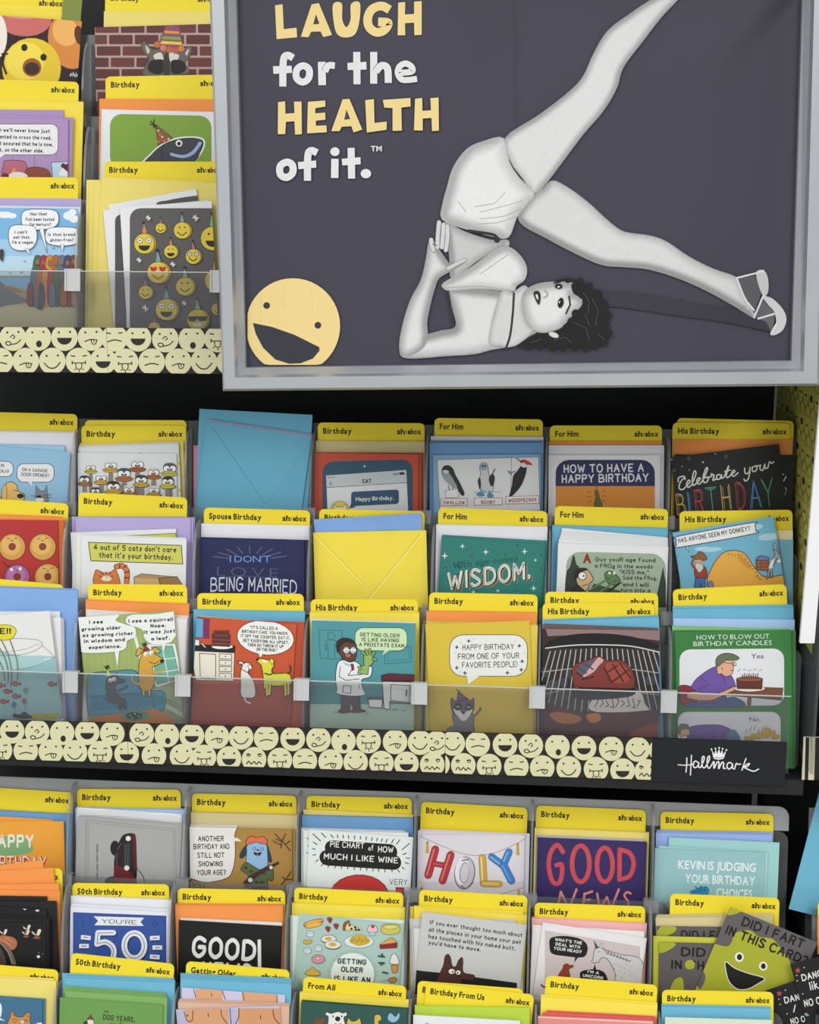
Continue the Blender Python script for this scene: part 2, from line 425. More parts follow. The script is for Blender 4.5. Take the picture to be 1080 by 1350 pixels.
# ---------------------------------------------------------------- the card rack
def fin_profile(y0, z0, front, back, h):
    """side outline of a pocket divider in (y, z): leaning plate with a rounded top"""
    s, c = math.sin(TILT), math.cos(TILT)
    def at(n, up): return (y0 - n * c + up * s, z0 + n * s + up * c)
    P = [at(back, 0), at(front, 0), at(front, .062)]
    for q in range(7):
        a = q / 6 * math.pi / 2
        P.append(at(back + (front - back) * math.cos(a) ** .6 if q < 6 else back, .062 + (h - .062) * math.sin(a)))
    return P
def make_rack(name, label, x0, x1, bounds, tiers):
    rack = empty(name, ((x0 + x1) / 2, 1.8, 0))
    tag(rack, label, 'rack')
    V, F = [], []; box(V, F, (x0, 1.86, .25), (x1, 1.88, 2.05))
    # pressed ribs of the back panel
    for z in (.55, .98, 1.32, 1.64):
        box(V, F, (x0, 1.852, z), (x1, 1.86, z + .012))
    mesh_obj('back_panel', V, F, M_BLACK, parent=rack, mw=Matrix())
    V, F = [], []; box(V, F, (x0, 1.42, 0), (x1, 1.88, .25)); mesh_obj('plinth', V, F, M_BLACK, parent=rack, mw=Matrix())
    for s_ in 'UML':
        V, F = [], []
        for t_ in (2, 1, 0):
            Y, Z = BASE[s_ + str(t_)]
            yf = Y - .0375; zb = BASE[s_ + '2'][1] - .018
            box(V, F, (x0, yf, zb if t_ == 2 else BASE[s_ + str(t_ + 1)][1] - .01), (x1, Y + (.0012 if t_ else .245 if s_ == 'L' else .145), Z - .0005))
        sh = mesh_obj('shelf', V, F, M_BLACK, parent=rack, mw=Matrix())
        for t_ in (2, 1, 0):
            Y, Z = BASE[s_ + str(t_)]; S = TIER[s_ + str(t_)]
            c, s = math.cos(TILT), math.sin(TILT)
            def at(x, n, up): return (x, Y - n * c + up * s, Z + n * s + up * c)
            # clear front wall of the tier
            hw = .083 if t_ == 2 else .048 if s_ == 'L' else .06
            def plate(nm, n0, n1, h, m, xa=x0, xb=x1, rr=.012, u0=0.0):
                P = [(xa, u0), (xb, u0), (xb, h - rr)] + [(xb - rr + rr * math.cos(q), h - rr + rr * math.sin(q)) for q in (.4, .8, 1.2)] + [(xb - rr, h), (xa, h)]
                V = [at(x, n0, up) for x, up in P] + [at(x, n1, up) for x, up in P]; k = len(P)
                F = [tuple(range(k)), tuple(range(2 * k - 1, k - 1, -1))] + [(i, (i + 1) % k, (i + 1) % k + k, i + k) for i in range(k)]
                return mesh_obj(nm, V, F, m, parent=sh, mw=Matrix())
            plate('front_panel', WALLN, WALLN + .002, hw, M_CLEAR if t_ == 2 else M_SMOKE, xb=(XE if bounds is None else x1) - (.003 if t_ == 2 else 0))
            plate('back_plate', -.0035, -.0015, (.124 if s_ == 'L' else .16) if t_ == 0 else .13, M_SMOKE)
            if s_ == 'L' and t_ == 0: plate('back_rail', -.0035, -.0015, .152, M_RAIL, u0=.1245)
            if t_ == 2: plate('panel_edge', WALLN - .0004, WALLN + .0024, hw + .0012, M_CLIP, xb=(XE if bounds is None else x1) - .003, rr=.0004, u0=hw + .0002)  # lighter strip standing in for the highlight along the clear wall's top edge
            for x in (FINS[s_ + str(t_)] if bounds is None else bounds):
                if not x0 < x < x1: continue
                P = fin_profile(Y, Z, WALLN - .001, .0, .15)
                V = [(x - .0012, *p) for p in P] + [(x + .0012, *p) for p in P]; k = len(P)
                F = [tuple(range(k)), tuple(range(2 * k - 1, k - 1, -1))] + [(i, (i + 1) % k, (i + 1) % k + k, i + k) for i in range(k)]
                mesh_obj('pocket_divider', V, F, M_FIN, parent=sh, mw=Matrix())
                # frosted clip hooked over the front wall
                V, F = [], []
                for xa, xb, n0, n1, u0, u1 in ((-.008, .007, WALLN + .0025, WALLN + .0045, hw - (.021 if t_ == 2 else .012), hw + .001), (-.008, .007, WALLN - .004, WALLN + .0045, hw + .001, hw + .003),
                                               (-.006, .005, WALLN - .004, WALLN - .002, hw - .014, hw + .001), (-.010, -.008, WALLN - .002, WALLN + .0055, hw - (.021 if t_ == 2 else .012), hw + .003)):
                    q = len(V)
                    for up in (u0, u1):
                        V += [at(x + xa, n1, up), at(x + xb, n1, up), at(x + xb, n0, up), at(x + xa, n0, up)]
                    for f in ((3, 2, 1, 0), (4, 5, 6, 7), (0, 1, 5, 4), (1, 2, 6, 5), (2, 3, 7, 6), (3, 0, 4, 7)): F.append(tuple(q + i for i in f))
                mesh_obj('clip', V, F, M_CLIP if t_ == 2 else M_FIN, parent=sh, mw=Matrix())
    return rack
XE = BOUND[-1]; XR = XE + .013
def racks():
    global rackA
    rackA = make_rack('card_rack', 'black stepped greeting card rack with clear pockets, three shelves high', BOUND[0] - .14, XR, None, 3)
    make_rack('card_rack', 'neighbouring black card rack cut off at the right edge of the photo', XR + .022, XR + .32, [XR + .2], 3)
    # recessed upright and the printed end panel of the middle shelf
    V, F = [], []; box(V, F, (XR + .0055, 1.80, 0), (XR + .0205, 1.851, 2.05)); mesh_obj('upright', V, F, M_BLACK, parent=rackA, mw=Matrix())
    zlo = Surf((0, 1.50, 0), (0, -1, 0)).hit(1045, 1020).z
    V, F = [], []; box(V, F, (XR + .002, 1.50, zlo), (XR + .005, 1.85, 1.60)); up = mesh_obj('end_panel', V, F, M_SMOKE, parent=rackA, mw=Matrix())
    I = Ink(Vector((XR + .0035, 1.85, 1.60)), Vector((0, -1, 0)), Vector((0, 0, -1)), .32, .56, Vector((-1, 0, 0)))
    V, F, C = [], [], []
    def local_side():
        rr = .0165; c = lin('b9b456'); T = []
        V.extend([(0, 0, 0), (0, -.32, 0), (0, -.32, -.56), (0, 0, -.56)]); F.append((0, 1, 2, 3)); C.append(lin('8f8a40'))
        for i in range(10):
            for j in range(17):
                cx, cz = -.016 - i * .033 - (j % 2) * .016, -.016 - j * .031
                if cx < -.31: continue
                b = len(V); V.extend([(-.0002, cx + rr * math.cos(q * .524), cz + rr * math.sin(q * .524)) for q in range(12)])
                V[:] = [(x, min(0, max(-.32, y)), min(0, max(-.56, z))) for x, y, z in V]
                F.append(tuple(range(b, b + 12))); C.append(c)
                for dx, dz, a, bb in ((-.006, .006, .0016, .0016), (.006, .006, .0016, .0016), (0, -.005, .009, .0045 if (i + j) % 3 == 0 else .0012)):
                    b = len(V); V.extend([(-.0004, cx + dx + a * math.cos(q * 1.047), cz + dz + bb * math.sin(q * 1.047)) for q in range(6)]); F.append(tuple(range(b, b + 6))); C.append(lin('35321c'))
    local_side()
    mesh_obj('printed_side_sheet', V, F, M_CARD, C, up, Matrix.Translation((XR + .0016, 1.85, 1.595)))


# upright between the two racks, its left side printed with faces

FACES = '''17 445 c|50 445 o|85 445 L|120 445 t|151 446 f|182 446 L|218 447 c|253 447 o|287 447 w|-16 445 t|0 476 f|34 476 t|69 476 s|104 476 w|136 476 L|165 477 w|200 477 f|235 477 t|269 477 s|303 477 L'''
def face(I, x, y, k, r):
    D = '26241f'
    I.ee(D, r * .085, x - r * .42, y - r * .38, x + r * .42, y - r * .42) if k not in 'fwz' else I.ll(D, r * .09, (x - r * .58, y - r * .4, x - r * .3, y - r * .36), (x + r * .3, y - r * .38, x + r * .58, y - r * .42))
    if k == 'L': I.p(D, *[q for i in range(9) for q in ((x + r * .56 * math.cos(i * math.pi / 8), y + r * .02 + r * .52 * math.sin(i * math.pi / 8)))])
    elif k == 's': I.l(D, r * .09, x - r * .6, y + r * .15, x - r * .3, y + r * .46, x, y + r * .54, x + r * .3, y + r * .44, x + r * .58, y + r * .1)
    elif k == 'f': I.l(D, r * .09, x - r * .5, y + r * .26, x, y + r * .12, x + r * .5, y + r * .22)
    elif k == 'o': I.e(D, x + r * .08, y + r * .48, r * .22, r * .26)
    elif k == 'c':
        I.l(D, r * .08, x - r * .3, y + r * .5, x - r * .1, y + r * .52, x + r * .3, y + r * .42, x + r * .58, y + r * .16)
        I.e('d8d3a4', x - r * .34, y + r * .44, r * .2, r * .14, 10, o=D, w=r * .08)
        I.l(D, r * .07, x - r * .2, y - r * .02, x, y - r * .2, x + r * .14, y - r * .02, x, y + r * .08)
    elif k == 't':
        I.l(D, r * .08, x - r * .46, y + r * .3, x, y + r * .14, x + r * .46, y + r * .2)
        I.b('d8d3a4', x + r * .02, y + r * .18, x + r * .12, y + r * .48, x + r * .34, y + r * .46, x + r * .4, y + r * .2, o=D, w=r * .07)
        I.l(D, r * .06, x + r * .2, y + r * .2, x + r * .24, y + r * .36)
    elif k == 'w':
        I.l(D, r * .08, x - r * .5, y + r * .12, x, y + r * .18, x + r * .5, y + r * .1)
        I.ll(D, r * .08, (x - r * .5, y + r * .02, x - r * .5, y + r * .24), (x + r * .5, y, x + r * .5, y + r * .22))
        I.b('d8d3a4', x - r * .2, y + r * .18, x - r * .16, y + r * .56, x + r * .16, y + r * .58, x + r * .2, y + r * .18, o=D, w=r * .07)
        I.ll(D, r * .08, (x - r * .3, y + r * .6, x - r * .26, y + r * .66), (x + r * .02, y + r * .72, x + r * .04, y + r * .8), (x + r * .3, y + r * .6, x + r * .34, y + r * .64))
    elif k == 'z':
        I.l(D, r * .09, x - r * .6, y + r * .36, x - r * .42, y + r * .16, x - r * .22, y + r * .38, x, y + r * .18, x + r * .2, y + r * .4, x + r * .38, y + r * .2, x + r * .58, y + r * .36)
        I.e(None, x - r * .46, y - r * .34, r * .12, o=D, w=r * .06); I.e(None, x + r * .46, y - r * .34, r * .12, o=D, w=r * .06)
def plaque(name, label, cat, Y, TLx, TLy, TRx, TRy, hpx, base, art, th=.0025, m=M_CARD, n=(0, -1, 0), group=None):
    S = Surf((0, Y, 0), n); A = S.hit(TLx, TLy); B = S.hit(TRx, TRy); u = B - A; W = u.length; u.normalize()
    v = Vector(n).cross(u)
    if v.z > 0: v = -v
    H = (S.hit(TLx, TLy + hpx) - A).dot(v); N = Vector(n)
    I = Ink(A, u, v, W, H, N, math.degrees(math.atan2(TRy - TLy, TRx - TLx))); art(I)
    V, F, C = [], [], []
    box(V, F, (0, 0, -H), (W, th, 0)); C = [lin(base)] * 6
    b = len(V); V += [(x, -z, zz) for x, z, zz in I.V]; F += [tuple(b + i for i in reversed(f)) for f in I.F]; C += I.C
    V = [(x - W / 2, y, z + H) for x, y, z in V]
    o = mesh_obj(name, V, F, m, C, None, Matrix.Translation(A + u * W / 2 + v * H) @ Matrix((u, -N, -v)).transposed().to_4x4())
    return tag(o, label, cat, group)
BG = 'd8d4ab'
def faces_art(lst, r=16.3):
    def f(I):
        L = [q.split() for q in lst.split('|')]
        for x, y, k in L:
            P = [(float(x) + r * math.cos(i * math.pi / 11), float(y) + r * math.sin(i * math.pi / 11)) for i in range(22)]
            I._fill(P, BG, True)
        I.layer += 1
        lay = I.layer
        for x, y, k in L: I.layer = lay; face(I, float(x), float(y), k, r)
    return f
YS = 1.61 - .0415; YM = 1.56 - .0415
U_ALL = FACES
plaque('shelf_strip', 'cream strip of doodled smiley faces along the upper left shelf edge, left piece', 'shelf strip', YS, -30, 431, 140, 432, 59, '23211d', faces_art(U_ALL, 17.6))
plaque('shelf_strip', 'cream strip of doodled smiley faces below the emoji card, right piece', 'shelf strip', YS, 140.5, 432, 330, 434, 59, '23211d', faces_art(U_ALL, 17.6))
M1 = '-17 963 s|16 964 L|49 965 c|82 966 o|115 966 L|148 967 t|0 989 w|34 990 f|67 991 t|99 992 s|132 993 w|167 994 L'
M2 = '187 968 c|220 969 o|253 970 L|286 971 t|318 972 s|351 973 f|386 974 L|420 975 c|453 977 o|486 977 w|521 978 t|554 979 s|576 980 c|167 994 L|203 996 t|240 997 s|269 998 w|302 1000 L|335 1001 z|369 1002 w|402 1003 f|436 1004 t|469 1005 s|503 1006 w|536 1007 L|570 1008 z'
M3 = '565 979 s|597 980 s|630 981 f|666 982 L|700 983 c|735 984 o|770 986 L|806 987 t|841 988 s|872 989 o|577 1008 z|611 1009 z|645 1010 w|681 1011 f|715 1012 t|750 1013 s|786 1014 w|821 1016 L|853 1017 z'
plaque('shelf_strip', 'cream strip of doodled smiley faces under the fish bowl card', 'shelf strip', YM, -30, 948.5, 167, 953.5, 51.5, '23211d', faces_art(M1))
plaque('shelf_strip', 'long cream strip of doodled smiley faces under the couch, counter and doctor cards', 'shelf strip', YM, 167.5, 953.5, 587, 965, 52.5, '23211d', faces_art(M2))
plaque('shelf_strip', 'cream strip of doodled smiley faces beside the black name plate', 'shelf strip', YM, 587.5, 965, 860, 973, 54.5, '23211d', faces_art(M3))
def hall(I):
    W = 'e9e9ea'; I.f('N')
    I.l(W, 5, 228, 1047, 262, 1049, 300, 1046, 318, 1040); I.l(W, 6, 277, 1008, 276, 1050, 272, 1088); I.l(W, 6, 303, 994, 300, 1050, 297, 1104)
    I.l(W, 6.5, 340, 1034, 325, 1026, 312, 1040, 318, 1062, 336, 1056, 344, 1036, 342, 1058, 354, 1062)
    I.l(W, 6.5, 354, 1062, 372, 1020, 372, 1000, 362, 1010, 362, 1050, 372, 1064, 384, 1054)
    I.l(W, 6.5, 384, 1054, 402, 1018, 402, 998, 392, 1010, 390, 1050, 400, 1066, 414, 1050)
    I.l(W, 7, 414, 1050, 428, 1028, 428, 1066, 446, 1032, 456, 1034, 454, 1068, 472, 1034, 482, 1038, 480, 1064, 492, 1066)
    I.l(W, 6.5, 530, 1042, 512, 1034, 500, 1050, 508, 1070, 524, 1062, 532, 1044, 530, 1064, 542, 1070)
    I.l(W, 6.5, 542, 1070, 552, 1040, 562, 1044, 576, 1042); I.l(W, 6.5, 606, 1012, 592, 1050, 584, 1076)
    I.l(W, 6.5, 588, 1060, 612, 1044, 626, 1040, 612, 1056, 596, 1060, 622, 1074, 650, 1082, 676, 1070)
    # crown
    I.p(W, 424, 1006, 415, 962, 430, 988, 438, 960, 446, 986, 456, 956, 464, 986, 474, 960, 478, 990, 496, 966, 484, 1008, 478, 1014, 454, 1018, 430, 1014)
    I.l('15161b', 3, 430, 1004, 454, 1008, 480, 1006)
    I.ee(W, 5, 414, 960, 436, 956, 456, 952, 476, 957, 497, 964)
plaque('name_plate', 'black name plate with white script lettering and a small crown', 'sign', YM, 860.5, 973, 1038, 979, 57, '15161b', hall)
def sidefaces(I):
    pass

def plainstrip(I):
    I.f('N'); I.p('1b1a17', 938, 890, 958, 890, 952, 1140, 932, 1140); I.p('17171a', 968, 890, 1100, 890, 1100, 1140, 968, 1140); I.p('cfcaa0', 972, 890, 992, 890, 984, 1140, 964, 1140)
plaque('shelf_strip', 'beige and black striped shelf strip on the neighbouring rack', 'shelf strip', YM, 1060, 972, 1110, 973, 56, 'd2cdb0', plainstrip)

# white sign panel standing off the front of the upright
S = Surf((0, 1.30, 0), (0, -1, 0))
a = S.hit(1055, 848); b = S.hit(1074, 848)
V = []; 
tl, tr = S.hit(1079, 560), S.hit(1095, 560)
d1 = (tl - a) / (tl.z - a.z); 
V = [a, b, b + Vector((0, .006, 0)), a + Vector((0, .006, 0))]
top = [p + d1 * (1.75 - a.z) for p in V]
F = [(0, 1, 2, 3), (7, 6, 5, 4), (0, 4, 5, 1), (1, 5, 6, 2), (2, 6, 7, 3), (3, 7, 4, 0)]
wp = tag(mesh_obj('sign_panel', V + top, F, M_WHITE), 'white upright sign holder edge cut off at the right of the photo', 'sign')
V, F = [], []; box(V, F, (a.x + .006, 1.306, 1.72), (a.x + .014, 1.4435, 1.735)); mesh_obj('bracket', V, F, M_BLACK, parent=wp, mw=Matrix())

# ---------------------------------------------------------------- poster
PY = 1.47
PS = Surf((0, PY, 0), (0, -1, 0))
def h(x, y, off=0): return PS.hit(x, y, off)
OUT = [(281, -60), (300, 512), (1075, 505), (1088, -60)]
INN = [(314, -30), (327, 483), (1041, 474), (1056.5, -30)]
pf = empty('framed_poster', h(690, 512))
tag(pf, 'large silver framed poster of a woman in a shoulder stand over a laughing face', 'poster')
# four mitred frame bars: outer face, bevel step, inner slope
def bar(i, j):
    prof = []
    for t, dep in ((0, .0), (0, .022), (.12, .026), (.62, .026), (.72, .020), (1, .012), (1, .0)):
        pa = h(OUT[i][0] + (INN[i][0] - OUT[i][0]) * t, OUT[i][1] + (INN[i][1] - OUT[i][1]) * t) + Vector((0, -dep, 0))
        pb = h(OUT[j][0] + (INN[j][0] - OUT[j][0]) * t, OUT[j][1] + (INN[j][1] - OUT[j][1]) * t) + Vector((0, -dep, 0))
        prof.append((pa, pb))
    V = [p for q in prof for p in q]; n = len(prof)
    F = [(2 * k, 2 * k + 1, (2 * k + 3) % (2 * n), (2 * k + 2) % (2 * n)) for k in range(n)] + [tuple(range(0, 2 * n, 2)), tuple(range(1, 2 * n, 2))[::-1]]
    mesh_obj('frame_bar', V, F, M_METAL, parent=pf, mw=Matrix())
for i in range(4): bar(i, (i + 1) % 4)
A = h(INN[0][0] - 8, INN[0][1] - 6); B = h(INN[3][0] + 8, INN[3][1] - 6)
A0 = A + Vector((0, -.004, 0)); W = B.x - A.x + .03; Hh = A.z - h(600, 492).z
V, F = [], []; box(V, F, (A.x - .01, PY - .004, A.z - Hh), (A.x - .01 + W, PY + .004, A.z)); C = [lin('403e4b')] * 6
po = mesh_obj('printed_sheet', V, F, M_POSTER, C, pf, Matrix())
# wall brackets behind the frame
V, F = [], []
for x in (h(430, 0).x, h(960, 0).x): box(V, F, (x, PY + .004, 1.5), (x + .02, 1.495, 1.53)); box(V, F, (x, 1.49, 1.40), (x + .02, 1.495, 1.66))
mesh_obj('mount_bracket', V, F, M_METAL, parent=pf, mw=Matrix())

I = Ink(Vector((A.x - .01, PY - .004, A.z)), Vector((1, 0, 0)), Vector((0, 0, -1)), W, Hh, Vector((0, -1, 0)), -.5)
I.EPS = 4e-5
CREAM, WH = 'e8cf8c', 'dcdcdc'
def big(col, wd, *segs, cap=False):
    # ink edge first, a hair wider and dark, then the letter
    for c_, k in (('26252c', 1.14), (col, 1.0)):
        for a_ in segs:
            P = I.pts(a_[1:]) if a_[0] == 'c' else I.pts(a_)
            cl = a_[0] == 'c'
            if len(P) > 2: P = catmull(P, cl)
            I.tris(stroke_tris(P, wd * k, cl, cap), c_, True)
        I.layer += 1
I.f('C')
def poly2(col, *a): I.p(col, *a, o='26252c', w=2)
# LAUGH
poly2(CREAM, 200, 19, 230, 14, 234, 105, 281, 100, 283, 137, 206, 144)
poly2(CREAM, 294, 135, 334, 15, 362, 10, 411, 128, 377, 137, 367, 116, 334, 117, 324, 137)
poly2('403e4b', 342, 88, 351, 54, 362, 86)
I.b(CREAM, 412, 16, 446, 12, 448, 70, 462, 98, 476, 70, 478, 14, 512, 10, 510, 80, 494, 126, 462, 138, 430, 128, 416, 90, o='26252c', w=2)
big(CREAM, 32, (620, 36, 590, 22, 556, 34, 540, 66, 546, 100, 572, 118, 600, 110, 614, 84, 578, 80))
poly2(CREAM, 650, 9, 678, 6, 677, 52, 708, 50, 708, 5, 738, 3, 738, 128, 709, 130, 708, 84, 677, 86, 678, 130, 648, 130)
# for the
big(WH, 26, (268, 212, 246, 202, 232, 222, 230, 316)); I.p(WH, 194, 242, 262, 240, 264, 266, 196, 270)
big(WH, 25, ('c', 304, 240, 282, 254, 280, 284, 302, 300, 324, 286, 326, 254))
big(WH, 28, (372, 226, 374, 311)); big(WH, 24, (384, 262, 396, 240, 420, 240))
big(WH, 26, (500, 190, 501, 308)); I.p(WH, 466, 230, 535, 226, 536, 254, 467, 256)
big(WH, 26, (562, 190, 562, 306)); big(WH, 26, (570, 262, 590, 240, 612, 250, 615, 303))
big(WH, 22, (654, 266, 700, 262, 700, 244, 678, 232, 656, 244, 650, 268, 664, 290, 690, 292, 720, 288))
# HEALTH
poly2(CREAM, 212, 372, 240, 369, 241, 414, 272, 412, 270, 370, 300, 370, 301, 491, 274, 493, 272, 444, 243, 446, 240, 491, 211, 491)
poly2(CREAM, 321, 371, 386, 366, 387, 390, 350, 396, 350, 413, 386, 410, 387, 438, 352, 442, 352, 458, 391, 457, 392, 484, 318, 488)
poly2(CREAM, 406, 480, 448, 362, 474, 360, 522, 474, 488, 485, 480, 462, 446, 464, 438, 480)
poly2('403e4b', 456, 436, 463, 402, 475, 434)
poly2(CREAM, 530, 365, 564, 361, 566, 448, 611, 443, 610, 475, 536, 485)
poly2(CREAM, 594, 364, 697, 357, 698, 390, 664, 394, 666, 478, 630, 479, 630, 396, 600, 394)
poly2(CREAM, 712, 360, 740, 357, 741, 404, 770, 402, 768, 358, 800, 355, 801, 478, 774, 480, 772, 432, 742, 434, 742, 478, 708, 477)
# of it.
big(WH, 26, ('c', 246, 592, 222, 606, 222, 636, 244, 648, 266, 632, 266, 604))
big(WH, 26, (356, 558, 334, 550, 322, 570, 321, 660)); I.p(WH, 286, 592, 352, 586, 353, 612, 288, 618)
big(WH, 27, (421, 580, 420, 650)); I.e(WH, 421, 554, 17, 16)
big(WH, 26, (480, 540, 482, 652)); I.p(WH, 446, 580, 514, 574, 515, 600, 448, 604)
I.e(WH, 534, 634, 19, 17); I.t(WH, 'TM', 552, 552, 18, 40, font='b', wt=.03)
# laughing face
I.f('D')
P = [(237 + 168 * math.cos(t) - 3, 485 + 170 * math.sin(t)) for t in (i * math.pi / 24 for i in range(48))]
P = [(max(73, x), min(623, y)) for x, y in P]
I._fill(P, CREAM); I.ll('d6bc78', 1.2, (120, 360, 118, 470), (300, 350, 304, 440), (200, 330, 205, 420), (90, 560, 140, 600))
I.e('35343e', 141, 412, 12); I.e('35343e', 323, 482, 12)
I.p('35343e', 92, 474, 160, 488, 240, 516, 328, 560, 329, 572, 306, 600, 262, 617, 222, 619, 172, 604, 128, 562, 102, 512)
I.f('px'); I.ll('3f3e48', .6, (679, -20, 681, 470))
# the woman, printed in greys: every outline is filled with a fine mesh toned by its distance from the edge
def shade(frame, P, lo, hi, edge, lx=0.0, ly=0.0, step=2.6, sm=True, grain=.011):
    I.f(frame); k = FR[frame][2]
    P = catmull(I.pts(P), True, 4) if sm else I.pts(P)
    Q = np.array(P); st = step * k
    xs = np.arange(Q[:, 0].min(), Q[:, 0].max(), st); ys = np.arange(Q[:, 1].min(), Q[:, 1].max(), st)
    gx, gy = np.meshgrid(xs, ys); pt = np.stack([gx.ravel() + (gy.ravel() // st % 2) * st / 2, gy.ravel()], 1)
    A_, B_ = Q, np.roll(Q, -1, 0)
    def inside(p):
        c = np.zeros(len(p), bool)
        for a, b in zip(A_, B_):
            m = ((a[1] > p[:, 1]) != (b[1] > p[:, 1])) & (p[:, 0] < (b[0] - a[0]) * (p[:, 1] - a[1]) / (b[1] - a[1] + 1e-9) + a[0]); c ^= m
        return c
    def dist(p):
        d = np.full(len(p), 1e9); gxx = np.zeros((len(p), 2))
        for a, b in zip(A_, B_):
            ab = b - a; t = np.clip(((p - a) @ ab) / (ab @ ab + 1e-9), 0, 1); r_ = p - (a + t[:, None] * ab); q = np.hypot(r_[:, 0], r_[:, 1])
            m = q < d; d[m] = q[m]; gxx[m] = r_[m]
        return d, gxx
    if len(pt):
        pt = pt[inside(pt)]; d, _ = dist(pt); pt = pt[d > st * .5]
    allp = [Vector(p) for p in Q] + [Vector(p) for p in pt]
    r_ = delaunay_2d_cdt(allp, [], [list(range(len(Q)))], 1, 1e-6)
    vs = np.array([(v.x, v.y) for v in r_[0]]); d, g = dist(vs)
    t = np.clip(d / (edge * k), 0, 1); t = t * t * (3 - 2 * t)
    gn = g / (np.hypot(g[:, 0], g[:, 1])[:, None] + 1e-6)
    side = (gn[:, 0] * lx + gn[:, 1] * ly) * (1 - t)
    val = lo + (hi - lo) * np.clip(t - side * .9, 0, 1.15) + np.random.RandomState(3).uniform(-grain, grain, len(vs))
    T = [tuple(f) for f in r_[2]]
    L = I.loc(vs); z = I.layer * I.EPS; b = len(I.V)
    I.V += [(p[0], z, -p[1]) for p in L]; I.layer += 1
    lv = ((np.clip(val, 0, 1) + .055) / 1.055) ** 2.4
    for f in T:
        I.F.append(tuple(b + i for i in f)); I.C.append([(x, x, x) for x in lv[list(f)]])
# shadow printed on the backdrop
I.f('E'); I.b('35333f', 340, 398, 520, 410, 700, 446, 830, 462, 930, 520, 930, 534, 760, 500, 600, 478, 430, 452, 350, 440)
# upper leg, then lower leg
shade('F', (148, 410, 250, 340, 340, 270, 380, 225, 410, 160, 452, 92, 520, 40, 590, -6, 640, -30, 700, -40, 660, 2, 610, 55, 560, 120, 500, 200, 480, 262, 440, 330, 380, 400, 320, 480, 268, 548, 236, 574, 200, 530, 165, 480), .60, .84, 11, -.4, .5)
shade('E', (176, 20, 230, 44, 300, 96, 370, 160, 420, 193, 500, 205, 560, 225, 640, 278, 720, 318, 800, 348, 830, 400, 862, 470, 858, 486, 800, 452, 700, 396, 600, 352, 500, 322, 416, 314, 340, 306, 240, 262, 150, 214, 80, 176, 60, 140, 100, 82, 140, 50), .56, .82, 13, .3, -.5)
# shoe
I.f('E'); I.p('57565c', 800, 350, 862, 342, 884, 400, 858, 470, 822, 400); I.p('5f5e64', 862, 484, 880, 416, 930, 470, 920, 540, 900, 500)
I.b('c2c0c2', 866, 330, 890, 324, 905, 350, 906, 396, 890, 412, 872, 370); I.b('c6c4c6', 886, 412, 920, 420, 955, 455, 968, 490, 956, 526, 930, 543, 914, 540, 932, 510, 928, 468, 905, 440)
I.ll('d8d7d9', 6, (800, 350, 866, 334, 890, 326), (800, 352, 826, 420, 858, 460), (858, 484, 890, 410), (872, 488, 926, 472), (916, 538, 934, 506))
# torso: briefs, waist, bra, shoulder, arm
shade('D', (776, 116, 850, 150, 940, 178, 998, 178, 1000, 205, 960, 210, 880, 262, 800, 318, 790, 240, 780, 160), .58, .76, 12, .6, 0)
shade('D', (790, 350, 900, 352, 1010, 368, 1030, 380, 1075, 360, 1140, 470, 1080, 520, 1010, 556, 940, 570, 880, 585, 780, 592, 640, 600, 612, 570, 622, 510, 660, 520, 716, 512, 760, 500, 812, 486, 800, 420), .56, .84, 16, 0, .5)
shade('C', (1036, 504, 1058, 590, 1096, 650, 1149, 706, 1120, 750, 1085, 795, 1052, 868, 980, 860, 900, 838, 812, 802, 814, 740, 830, 680, 852, 610, 900, 545, 960, 516), .66, .88, 20, .5, -.1)
I.f('D'); I.ll('9b9b9b', 2.2, (1050, 40, 980, 60, 900, 80), (1046, 70, 980, 96, 900, 104), (1030, 96, 960, 118, 890, 122), (990, 10, 950, 50, 880, 60), (820, 40, 850, 80))
shade('D', (770, 330, 860, 280, 950, 215, 998, 202, 1040, 230, 1066, 275, 1060, 318, 1030, 342, 1012, 362, 900, 352, 800, 360, 770, 352), .66, .87, 14, .2, .4)
I.f('D'); I.ll('9d9d9d', 2.5, (776, 348, 900, 343, 1010, 358), (1000, 230, 900, 300), (1050, 322, 1010, 342)); I.l('2b2a2e', 10, 858, 146, 900, 152, 946, 160, 962, 172); I.e('2b2a2e', 960, 178, 11)
# forearm and hand
shade('D', (688, 322, 706, 250, 716, 188, 730, 172, 742, 196, 752, 208, 790, 262, 800, 262, 846, 246, 848, 258, 808, 284, 756, 314, 740, 350, 726, 400, 712, 470, 714, 516, 700, 560, 650, 590, 620, 580, 612, 545, 626, 470, 652, 390), .58, .84, 13, -.3, .2)
for q in ((748, 205, 750, 160, 754, 116), (764, 205, 768, 160, 770, 124), (778, 215, 784, 170, 784, 130), (734, 215, 728, 196, 726, 178)):
    I.f('D'); I.l('8e8e8e', 17, *q); I.l('cbcbcb', 13, *q)
I.l('8e8e8e', 15, 786, 280, 816, 264, 846, 250); I.l('c6c6c6', 12, 786, 280, 816, 264, 845, 250); I.l('555', 4, 732, 190, 744, 196) if False else I.l('555555', 3, 732, 194, 746, 198)
# head: neck, hair, face
shade('E', (0, 400, 42, 398, 80, 375, 100, 400, 75, 440, 90, 500, 110, 530, 60, 575, 20, 585, 0, 580, -40, 560), .68, .80, 7, 0, .3)
I.f('D'); I.l('323136', 7, 786, 362, 796, 420, 806, 484); I.l('323136', 8, 1020, 368, 1016, 440, 1006, 520, 990, 566)

